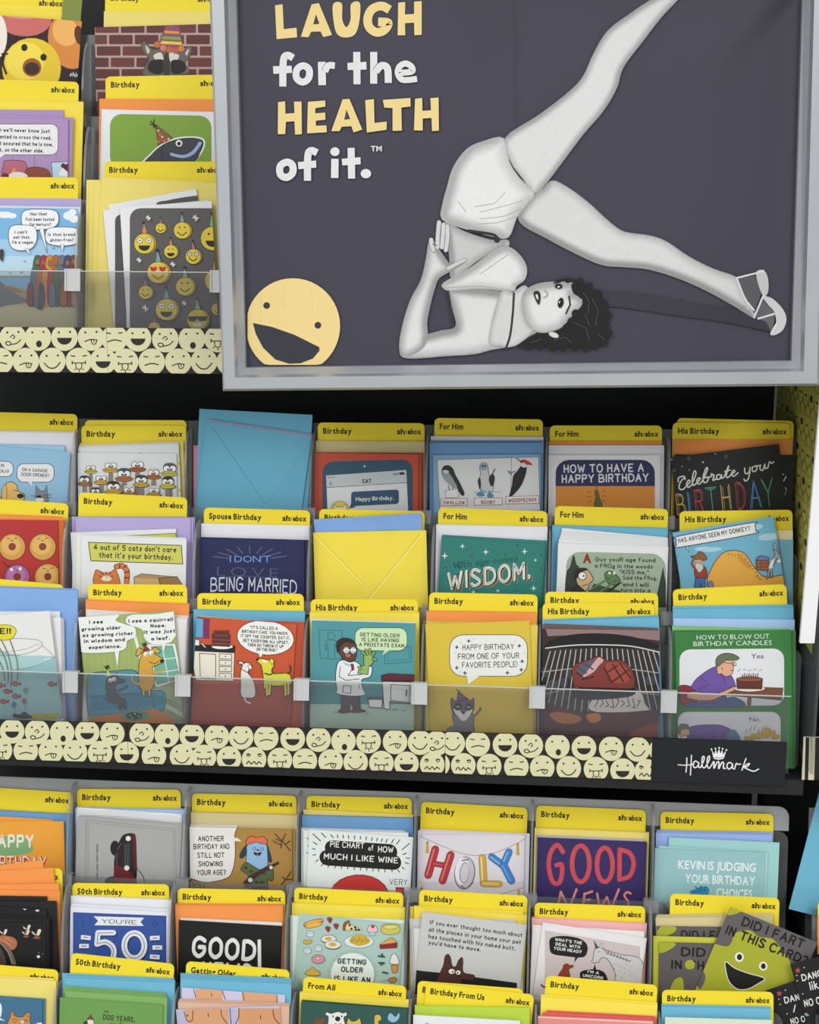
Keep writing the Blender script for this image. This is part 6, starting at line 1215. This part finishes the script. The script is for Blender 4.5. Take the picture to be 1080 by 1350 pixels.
def goodblack(I):
    I.f('P'); I.t('e2e2e0', 'GOOD', 138, 978, 120, 352, 4, wt=.2); I.l('e2e2e0', 19, 514, 880, 516, 1060, cap=False); I.t('e2e2e0', 'NEWS', 190, 1100, 100, 280, 3, wt=.22)
P('L1', 'the black good news card', [('T', 'Birthday', 234, 1171, 376, 1174), ('E', 'orange', 229, 1191, 377, 1192, 3, 0, 1.2), ('B', 'e4e2de', 'white edged', 238, 1210, 372, 1216, 2, 0, 1), ('F', '141415', 236, 1213, 372, 1221, 'black card with white rounded capitals starting with good', goodblack)])
def food(I):
    I.f('Q'); o = '3a3a30'
    I.b('b9752c', 128, 800, 150, 780, 225, 764, 236, 785, 215, 805, 150, 818, o=o, w=2); I.b('d9a44a', 135, 795, 160, 778, 225, 768, 222, 780, 150, 800); I.b('e2b04a', 140, 808, 180, 790, 230, 788, 210, 804, 160, 815)
    for x, y in ((272, 772), (262, 822), (308, 806)): I.b('a82030', x - 14, y - 8, x, y - 14, x + 16, y - 8, x + 4, y + 18, o=o, w=1.5); I.b('3a6a3a', x - 8, y - 10, x, y - 18, x + 10, y - 8)
    I.p('e2c88a', 352, 828, 374, 784, 458, 830, o=o, w=2); I.b('8a5a34', 348, 826, 352, 790, 378, 774, 384, 786, 364, 800, 360, 828, o=o, w=2); I.ee('3a2420', 7, 385, 800, 395, 820, 415, 812, 420, 825, 435, 826)
    I.p('9adada', 488, 832, 534, 832, 526, 856, 498, 856, o=o, w=2); I.b('e8b8c0', 484, 832, 490, 808, 516, 800, 534, 810, 540, 832, 512, 842, o=o, w=2); I.e('b02030', 514, 808, 9)
    I.b('c9c050', 562, 812, 580, 796, 640, 794, 662, 806, 660, 840, 610, 852, 566, 842, o=o, w=2); I.e('d8d070', 612, 810, 40, 12, 0, o=o, w=2)
    for x, y in ((164, 850), (148, 942), (208, 928)): I.b('c8d4d8', x - 20, y, x - 4, y - 18, x + 18, y - 10, x + 20, y + 10, x - 4, y + 16, o='5a6a6a', w=2); I.ll('5a6a6a', 1.5, (x - 10, y, x, y - 8, x + 10, y))
    I.b('c9a83a', 128, 888, 140, 880, 150, 888, 172, 880, 174, 894, 155, 904, 132, 902, o=o, w=1.5)
    for x, y, r in ((268, 876, 42), (292, 908, 45)): I.e('23211f', x, y + 4, r, r * .5); I.e('dcd8d0', x, y, r, r * .5, 0, o=o, w=2); I.e('d0a030', x - 2, y - 2, r * .45, r * .24)
    I.e('d8dede', 436, 890, 80, 34, 0, o='9aaaaa', w=2); I.b('c8a83c', 385, 890, 400, 862, 440, 850, 480, 866, 500, 892, 440, 915); I.ll('8a7424', 3, *[(392 + i * 9, 900 - i % 3 * 6, 404 + i * 9, 864 + i % 4 * 6) for i in range(11)])
    I.p('d0a050', 552, 906, 618, 868, 648, 892, 600, 920, o=o, w=2); I.p('8a2028', 552, 908, 650, 896, 648, 924, 556, 930, o=o, w=2)
    I.e('cf8a94', 210, 988, 36, 24, 0, o=o, w=2); I.e('dfe4e2', 208, 984, 11, 6, 0, o=o, w=2)
    I.ll('1f4a40', 9, (545, 970, 578, 975), (565, 960, 570, 975), (548, 1008, 578, 1010), (560, 1020, 572, 1008), (570, 1060, 596, 1066)); I.b('e2dcd4', 612, 1010, 616, 975, 632, 955, 650, 975, 658, 1012, o=o, w=2); I.p('c8883a', 616, 1020, 656, 1020, 648, 1062, 624, 1062, o=o, w=2)
    I.b('d8b040', 140, 1070, 150, 1050, 165, 1048, 178, 1030, 196, 1050, 215, 1055, 218, 1075, 180, 1078, o=o, w=2); I.b('a8802c', 598, 1105, 610, 1092, 640, 1088, 648, 1104, 625, 1120, o=o, w=2); I.ll('8a9a90', 3, (560, 1108, 598, 1104))
    I.e('dbe4dc', 402, 1070, 122, 118, 0); 
    for i in range(22): a = math.pi + i * math.pi / 21; I.l('8fa69c', 3, 402 + 134 * math.cos(a), 1076 + 134 * math.sin(a), 402 + 140 * math.cos(a), 1076 + 140 * math.sin(a))
    for s, x, y, w in (('GETTING', 318, 1010, 160), ('OLDER', 338, 1056, 120), ('IS LIKE AN', 300, 1106, 200)): I.t(K, s, x, y, 30, w, 3, wt=.19)
P('L1', 'the party food card', [('T', 'Birthday', 388, 1170, 532, 1177), ('E', 'yellow', 385, 1190, 534, 1196, 2, 0, 1), ('B', 'd3e2da', 'pale green', 380, 1207, 530, 1213, 5, 1.5, 0), ('F', 'a9c2ba', 395, 1204, 533, 1219, 'sage green card covered in drawings of food about getting older', food)])
def pet(I):
    I.f('R'); 
    for s, x, y, w, a in (('If you ever thought too much about', 154, 796, 520, 8), ('all the places in your home your pet', 148, 836, 518, 8), ('has touched with his naked butt,', 146, 874, 490, 8), ("you'd have to move.", 146, 908, 294, 8)): I.t(K, s, x, y, 25, w, a, wt=.17)
    I.p('18171a', 80, 1050, 120, 1056, 220, 1066, 440, 1094, 640, 1122, 640, 1200, 70, 1200); I.b('4a2a26', 190, 1115, 215, 1060, 232, 1020, 240, 975, 258, 962, 272, 985, 280, 1025, 300, 1030, 316, 995, 336, 980, 340, 1010, 338, 1040, 348, 1066, 400, 1078, 402, 1095, 390, 1108, 330, 1104, 332, 1150, 190, 1150, o='2a1614', w=3)
    I.e('e6e4da', 277, 1058, 17, 14); I.e('e6e4da', 313, 1064, 14, 12); I.e(K, 282, 1060, 5); I.e(K, 310, 1066, 5); I.ll('2a1614', 3, (255, 985, 262, 1010))
P('L1', 'the grey pet dog card', [('T', 'Birthday', 553, 1173, 696, 1181), ('E', 'yellow', 538, 1195, 690, 1202), ('E', 'yellow', 546, 1194, 699, 1206, 2, .5, 2), ('B', 'd2cfcc', 'leaning white', 537, 1211, 680, 1212), ('B', 'd8d6d3', 'white', 542, 1224, 690, 1222, 2, 3, 0), ('F', 'c4c3c1', 557, 1202, 700, 1220, 'grey card in handwriting above a brown dog with pointed ears', pet, {'kadd': 0})])
def unicorn(I):
    I.f('S'); I.r('c9bcba', 124, 812, 670, 1400, 4, sk=92)
    I.b('16161a', 150, 900, 160, 855, 240, 844, 330, 862, 368, 900, 362, 950, 330, 968, 240, 960, 165, 945); I.p('16161a', 300, 950, 314, 968, 292, 998)
    for s, x, y, w in (("WHAT'S THE", 182, 872, 156), ('DEAL WITH', 184, 898, 142), ('YOUR HEAD?', 174, 922, 160)): I.t('e4e2e0', s, x, y, 18, w, 8, wt=.2)
    I.b('16161a', 326, 1080, 330, 1050, 380, 1036, 440, 1040, 474, 1066, 474, 1120, 326, 1120); I.p('16161a', 396, 1045, 412, 1006, 420, 1045); I.t('e4e2e0', "I'M A", 368, 1056, 18, 66, 8, wt=.2); I.t('e4e2e0', 'UNICORN', 340, 1078, 18, 118, 8, wt=.2)
    I.b('8a3a2a', 200, 1080, 226, 1030, 230, 1012, 250, 1002, 268, 1012, 286, 1010, 284, 1024, 262, 1036, 266, 1080, o='3a1a14', w=2)
    I.b('c8c6c6', 392, 990, 400, 975, 412, 920, 440, 908, 468, 922, 560, 950, 680, 985, 680, 1160, 536, 1140, 528, 1060, 500, 1000, 474, 970, 445, 972, 432, 996, 420, 992, 410, 1000, o='3a3638', w=3); I.p('4a3a3e', 404, 868, 416, 916, 432, 912, o=K, w=2); I.ll('8a7a70', 2, (410, 885, 422, 890), (414, 900, 428, 902)); I.p('c8c6c6', 436, 908, 448, 882, 460, 915, o='3a3638', w=2)
    I.ll('3a3638', 3, *[(466 + i * 18, 922 + i * 8, 486 + i * 18, 950 + i * 6, 488 + i * 18, 930 + i * 7) for i in range(8)]); I.ll('6a6668', 2, *[(520 + (i * 29 % 130), 1000 + i * 13 % 90, 524 + (i * 29 % 130), 1008 + i * 13 % 90) for i in range(16)]); I.e(K, 436, 934, 3); I.l('3a1a20', 8, 104, 1124, 118, 1136, 130, 1132)
P('L1', 'the unicorn card', [('T', 'Birthday', 705, 1190, 851, 1195), ('E', 'pink', 700, 1209, 853, 1217, 2, 0, 1.5), ('B', 'e4e0de', 'white', 699, 1219, 848, 1228, 3, 1, 0), ('F', 'e3dfe0', 709, 1215, 853, 1237, 'white bordered mauve card of a dog questioning a unicorn', unicorn)])
def fartart(dx=0):
    def f(I):
        I.f('T'); g = 'a5a82c'
        I.b(g, 460, 690, 500, 680, 560, 690, 540, 712, 480, 725); I.b(g, 370, 920, 390, 890, 470, 905, 500, 880, 520, 830, 600, 812, 660, 850, 730, 860, 770, 900, 810, 960, 840, 1010, 840, 1200, 200, 1200, 240, 1110, 290, 1115, 320, 1150, 350, 1080, 325, 1020, 340, 970, 375, 960)
        I.e(g, 328, 950, 13, 14); I.b(g, 150, 1160, 160, 1110, 210, 1085, 215, 1110, 190, 1160)
        I.t('1c1b1a', 'DID I FART', 552, 784, 56, 380, 21, wt=.2); I.t('1c1b1a', 'IN THIS CARD?', 460, 832, 56, 500, 21.5, wt=.2)
        I.b('161514', 466, 992, 520, 1030, 600, 1060, 690, 1088, 650, 1120, 590, 1150, 530, 1148, 485, 1105, 466, 1040, o='dcdcc8', w=5); I.e('e6e6d8', 544, 966, 26, 28); I.e('141414', 545, 966, 15, 18); I.e('e6e6d8', 681, 1018, 24, 26); I.e('141414', 682, 1018, 14, 17)
    return f
def fartback(I):
    I.f('T'); I.b('a5a82c', 60, 860, 160, 880, 175, 900, 110, 940, 60, 930); I.t('1c1b1a', 'DID I', 208, 962, 54, 190, 2, wt=.2); I.t('1c1b1a', 'IN THIS', 152, 1036, 54, 260, 2, wt=.2); I.e('a5a82c', 260, 1010, 28); I.b('a5a82c', 150, 1160, 170, 1100, 215, 1085, 220, 1160)
def fartback2(I): I.f('T'); I.b('a5a82c', 100, 785, 180, 795, 160, 830, 60, 860); I.t('1c1b1a', 'DID I FART', 208, 862, 50, 330, 1, wt=.2)
P('L1', 'the tilted green cloud card', [('T', 'Birthday', 884, 1178, 1028, 1184), ('E', 'tan', 866, 1206, 1020, 1204, 3, -.8, 2), ('B', '5c5757', 'grey and lime', 866, 1221, 1014, 1223, 1, 0, 0, fartback2), ('B', 'c3c43e', 'lime edged', 861, 1234, 1006, 1238, 2, 1, 0), ('F', '5c5757', 869, 1242, 1012, 1246, 'upright grey card hidden behind its tilted lime cloud twin', fartback),
   ('F', '5f5a5a', 963, 1196, 1078, 1243, 'grey card tilted sideways with a laughing lime green cloud', fartart(), {'drop': .118})])

# ================= lower shelf, front tier
def catcard(I):
    I.f('W'); I.b('e0e6ea', -60, 1170, 0, 1180, 15, 1220, 10, 1280, 0, 1300, 40, 1322, 0, 1318, -60, 1340); I.b('c98a4a', 70, 1360, 80, 1300, 100, 1240, 125, 1285, 180, 1292, 210, 1265, 242, 1258, 240, 1310, 232, 1370, o=K, w=4); I.p('b56a34', 100, 1280, 106, 1250, 120, 1285); I.p('b56a34', 205, 1290, 232, 1272, 230, 1300); I.e(None, 118, 1322, 15, o=K, w=3); I.e('e6e0c8', 180, 1332, 17, o=K, w=3); I.e(K, 180, 1332, 5); I.l(K, 5, 200, 1315, 225, 1325)
    I.p('e0e4e6', 298, 1340, 350, 1336, 352, 1365, 300, 1365)
P('L2', 'the orange tabby card', [('T', 'Birthday', -64, 1267, 79, 1279), ('E', 'pale yellow', -60, 1284, 71, 1290, 2, 3, 3), ('B', '4a7f9e', 'edge of blue', -60, 1309, 60, 1317), ('F', '3f6f8e', -62, 1311, 56, 1319, 'dark blue card with an orange tabby cat at the left bottom corner', catcard)])
def dogyears(I):
    I.f('O'); I.t(K, 'IN', 580, 1286, 10, 24, 1, wt=.2); I.t(K, 'DOG YEARS,', 572, 1326, 30, 180, 5, wt=.17); I.t(K, "you're", 610, 1362, 24, 100, 4, wt=.17); I.b('d8d8d0', 490, 1350, 486, 1325, 500, 1312, 520, 1326, 520, 1360, o=K, w=3); I.p('8a3a3a', 488, 1325, 505, 1296, 522, 1328, o=K, w=2); I.b('3a3a3a', 462, 1345, 480, 1332, 486, 1340, 480, 1352)
P('L2', 'the green dog years card', [('T', '50th Birthday', 92, 1256, 230, 1271), ('E', 'teal', 82, 1283, 230, 1290, 3, 1.5, 3), ('B', '7fae62', 'light green', 84, 1300, 218, 1309, 4, .8, 2.2), ('F', '6c9a50', 77, 1315, 215, 1325, 'green card lettered about dog years', dogyears, {'kadd': 0})])
def skin(I):
    I.f('P'); o = '3a2420'
    I.r('d39c72', 80, 1262, 350, 1400); I.r('d0966c', 395, 1262, 640, 1400); I.p('b4b2cc', 340, 1260, 385, 1260, 410, 1400, 350, 1400); I.p('b4b2cc', 60, 1270, 100, 1270, 130, 1400, 60, 1400)
    for a in ((96, 1280, 112, 1330, 140, 1330, 145, 1275), (300, 1270, 308, 1310, 335, 1345), (350, 1262, 358, 1350), (400, 1262, 400, 1310, 380, 1350), (590, 1270, 600, 1320, 640, 1360), (230, 1290, 232, 1310), (520, 1300, 522, 1322)): I.l(o, 4, *a)
    I.ee(o, 5, 114, 1302)
def skin2(I):
    I.f('P'); I.r('d8a27a', 160, 1155, 310, 1300); I.r('d8a27a', 420, 1170, 610, 1300)
    for a in ((150, 1155, 160, 1200), (308, 1165, 325, 1210), (420, 1170, 430, 1215), (612, 1190, 614, 1230), (248, 1180, 250, 1196)): I.l('3a2420', 4, *a)
P('L2', 'the pink figures card', [('T', 'Getting Older', 243, 1267, 382, 1279), ('E', 'teal', 238, 1283, 384, 1290, 4, 0, 2.5), ('B', 'c9c4dc', 'lilac', 240, 1302, 376, 1312, 1, 0, 0, skin2), ('B', 'd8b298', 'skin toned', 236, 1317, 384, 1323, 3, -.6, 2), ('F', 'c2bdd8', 231, 1331, 374, 1326, 'lilac card of bare figures drawn from behind', skin, {'kadd': 0})])
def zoo(I):
    I.f('Q'); o = '2a2a28'
    I.b('6a4a34', 180, 1360, 190, 1330, 185, 1312, 205, 1320, 230, 1316, 245, 1308, 246, 1340, 240, 1370, o=o, w=2); I.b('dfdfda', 262, 1360, 266, 1310, 250, 1300, 258, 1284, 280, 1292, 320, 1282, 345, 1290, 366, 1286, 368, 1304, 352, 1316, 356, 1380, 262, 1380, o=o, w=3); I.e(K, 318, 1322, 15, 14); I.ee(K, 5, 292, 1308, 340, 1308); I.l(K, 3, 300, 1348, 318, 1352, 336, 1348)
    I.b('c9b04a', 372, 1370, 376, 1318, 395, 1334, 420, 1332, 440, 1318, 446, 1370, o=o, w=3); I.b('c9b04a', 525, 1370, 522, 1310, 535, 1298, 555, 1302, 562, 1325, 545, 1340, 560, 1370, o=o, w=3); I.b('8fb4d0', 600, 1300, 615, 1290, 640, 1310, 658, 1288, 662, 1310, 645, 1335, 620, 1340, 598, 1325, o='5a7a9a', w=2)
P('L2', 'the dark green zoo animals card', [('T', 'From All', 395, 1287, 536, 1300), ('E', 'yellow', 394, 1307, 541, 1318, 2, 0, 1.5), ('B', '2f5a52', 'dark green', 398, 1318, 540, 1329), ('F', '2c544c', 397, 1321, 538, 1331, 'dark green card with a bear, a cat and birds at its top', zoo, {'kadd': 3})])
P('L2', 'the white card on the lime envelope', [('T', 'Birthday', 549, 1293, 690, 1304, 'rear'), ('T', 'Birthday From Us', 562, 1295, 708, 1312, 'front'), ('E', 'lime', 547, 1325, 700, 1328, 2, 0, 1), ('F', 'e0e3e4', 545, 1338, 686, 1346, 'plain white topped card in front of a lime envelope', lambda I: (I.f('R'), I.l(K, 3, 130, 1350, 140, 1346, 150, 1352)), {'kadd': 2})])
P('L2', 'the coral cards', [('T', 'Birthday', 720, 1286, 869, 1299), ('E', 'yellow', 710, 1311, 869, 1322, 2, 0, 3), ('B', 'd8605c', 'red coral', 721, 1332, 865, 1340, 2, -5, 2.5), ('F', 'e08a84', 707, 1339, 862, 1346, 'coral pink card with a pale top edge at the bottom of the photo', lambda I: I.l('f0c8c0', 1.5, 710, 1341, 860, 1348))])
def darktop(I): pass
P('L2', 'the cream card below the green cloud', [('T', 'Birthday', 873, 1305, 1020, 1308), ('E', 'teal', 870, 1324, 1016, 1327, 2, .4, 3), ('F', 'd2ddc8', 877, 1341, 1018, 1345, 'pale cream green card topped with a white edge under the tilted cloud card', darktop, {'kadd': 2})])
def dance(I):
    I.f('V'); I.p('b04a3a', 298, 1036, 308, 1034, 314, 1022, 318, 1034, 330, 1036, 322, 1044, 324, 1056, 313, 1050, 302, 1056, 304, 1044); I.ee('c8c0a8', 4, 350, 1025, 308, 1070, 310, 1100, 342, 1176, 430, 1200)
    I.t('e2e2dc', 'DANCE', 340, 1104, 40, 150, -14, wt=.17); I.t('e2e2dc', 'like', 386, 1156, 50, 80, -12, wt=.14); I.t('e2e2dc', 'NO ONE', 354, 1252, 42, 150, -12, wt=.17); I.b('8aa0a8', 350, 1290, 364, 1286, 378, 1300, 362, 1302)
def danceb(I):
    I.f('V'); I.p('b04a3a', 192, 1168, 202, 1166, 208, 1156, 212, 1166, 224, 1168, 216, 1176, 218, 1188, 207, 1182, 196, 1188, 198, 1176); I.ee('c8c0a8', 4, 242, 1154, 206, 1206, 212, 1236, 252, 1290); I.t('e2e2dc', 'DANCE', 240, 1232, 38, 150, -14, wt=.17); I.t('e2e2dc', 'NO ONE', 276, 1352, 36, 130, -12, wt=.17); I.l('e2e2dc', 6, 290, 1280, 298, 1240)

place_all_marker = 0
# ================= the neighbouring rack, cut off at the right edge
PB = lambda t, d, i: P(t, d, i)
def tealside(I): I.f('N'); I.l('c8d8dc', 8, 985, 430, 975, 580)
P('M2', 'the teal card of the neighbouring rack', [('T', '', 1082, 783, 1190, 783), ('E', 'orange', 1075, 800, 1180, 800), ('B', '2a2a2c', 'black edged', 1068, 828, 1180, 829), ('F', '2f7f8c', 1064, 831, 1180, 832, 'teal card at the right photo edge beside the white sign', tealside, {'kadd': 1})])
P('L1', 'the black dance cards', [('T', 'Birthday', 1072, 1188, 1180, 1188), ('E', 'orange', 1064, 1207, 1180, 1208, 1, 0, 0, None, 'higher orange envelope of the neighbouring rack at the right edge'), ('E', 'orange', 1061, 1226, 1180, 1226, 1, 0, 0, None, 'lower orange envelope of the neighbouring rack at the right edge'), ('B', '1a1a1c', 'shaded black', 1072, 1258, 1180, 1258)])
P('L0', 'the blue leaning envelope', [('E', 'teal', 1064, 1103, 1180, 1104), ('E', 'white', 1066, 1117, 1180, 1118, 2, 2, 1), ('B', 'cfd3da', 'grey white', 1075, 1121, 1180, 1122)])
sh = sheet('envelope', 'L0', 7, 1083, 1034, 1180, 1058, EC['teal'], M_ENV, art=None, th=.0009, fold=False, drop=.146); tag(sh, 'blue envelope leaning out diagonally at the right photo edge', 'envelope')
P('L2', 'the black dance card', [('T', 'Birthday', 1067, 1326, 1180, 1326), ('E', 'teal', 1060, 1344, 1180, 1344)])
for (a, lab, ar, k) in (((1010, 1306, 1150, 1258), 'rear black dance card poking out lower at the bottom right corner', danceb, 12), ((1042, 1271, 1180, 1238), 'front black dance card leaning at the bottom right corner with a red star', dance, 13)):
    o = sheet('greeting_card', 'L1', k, *a, '171719', M_CARD, art=ar, drop=.066 if k == 12 else .085); tag(o, lab, 'card')

place_all()
racks()
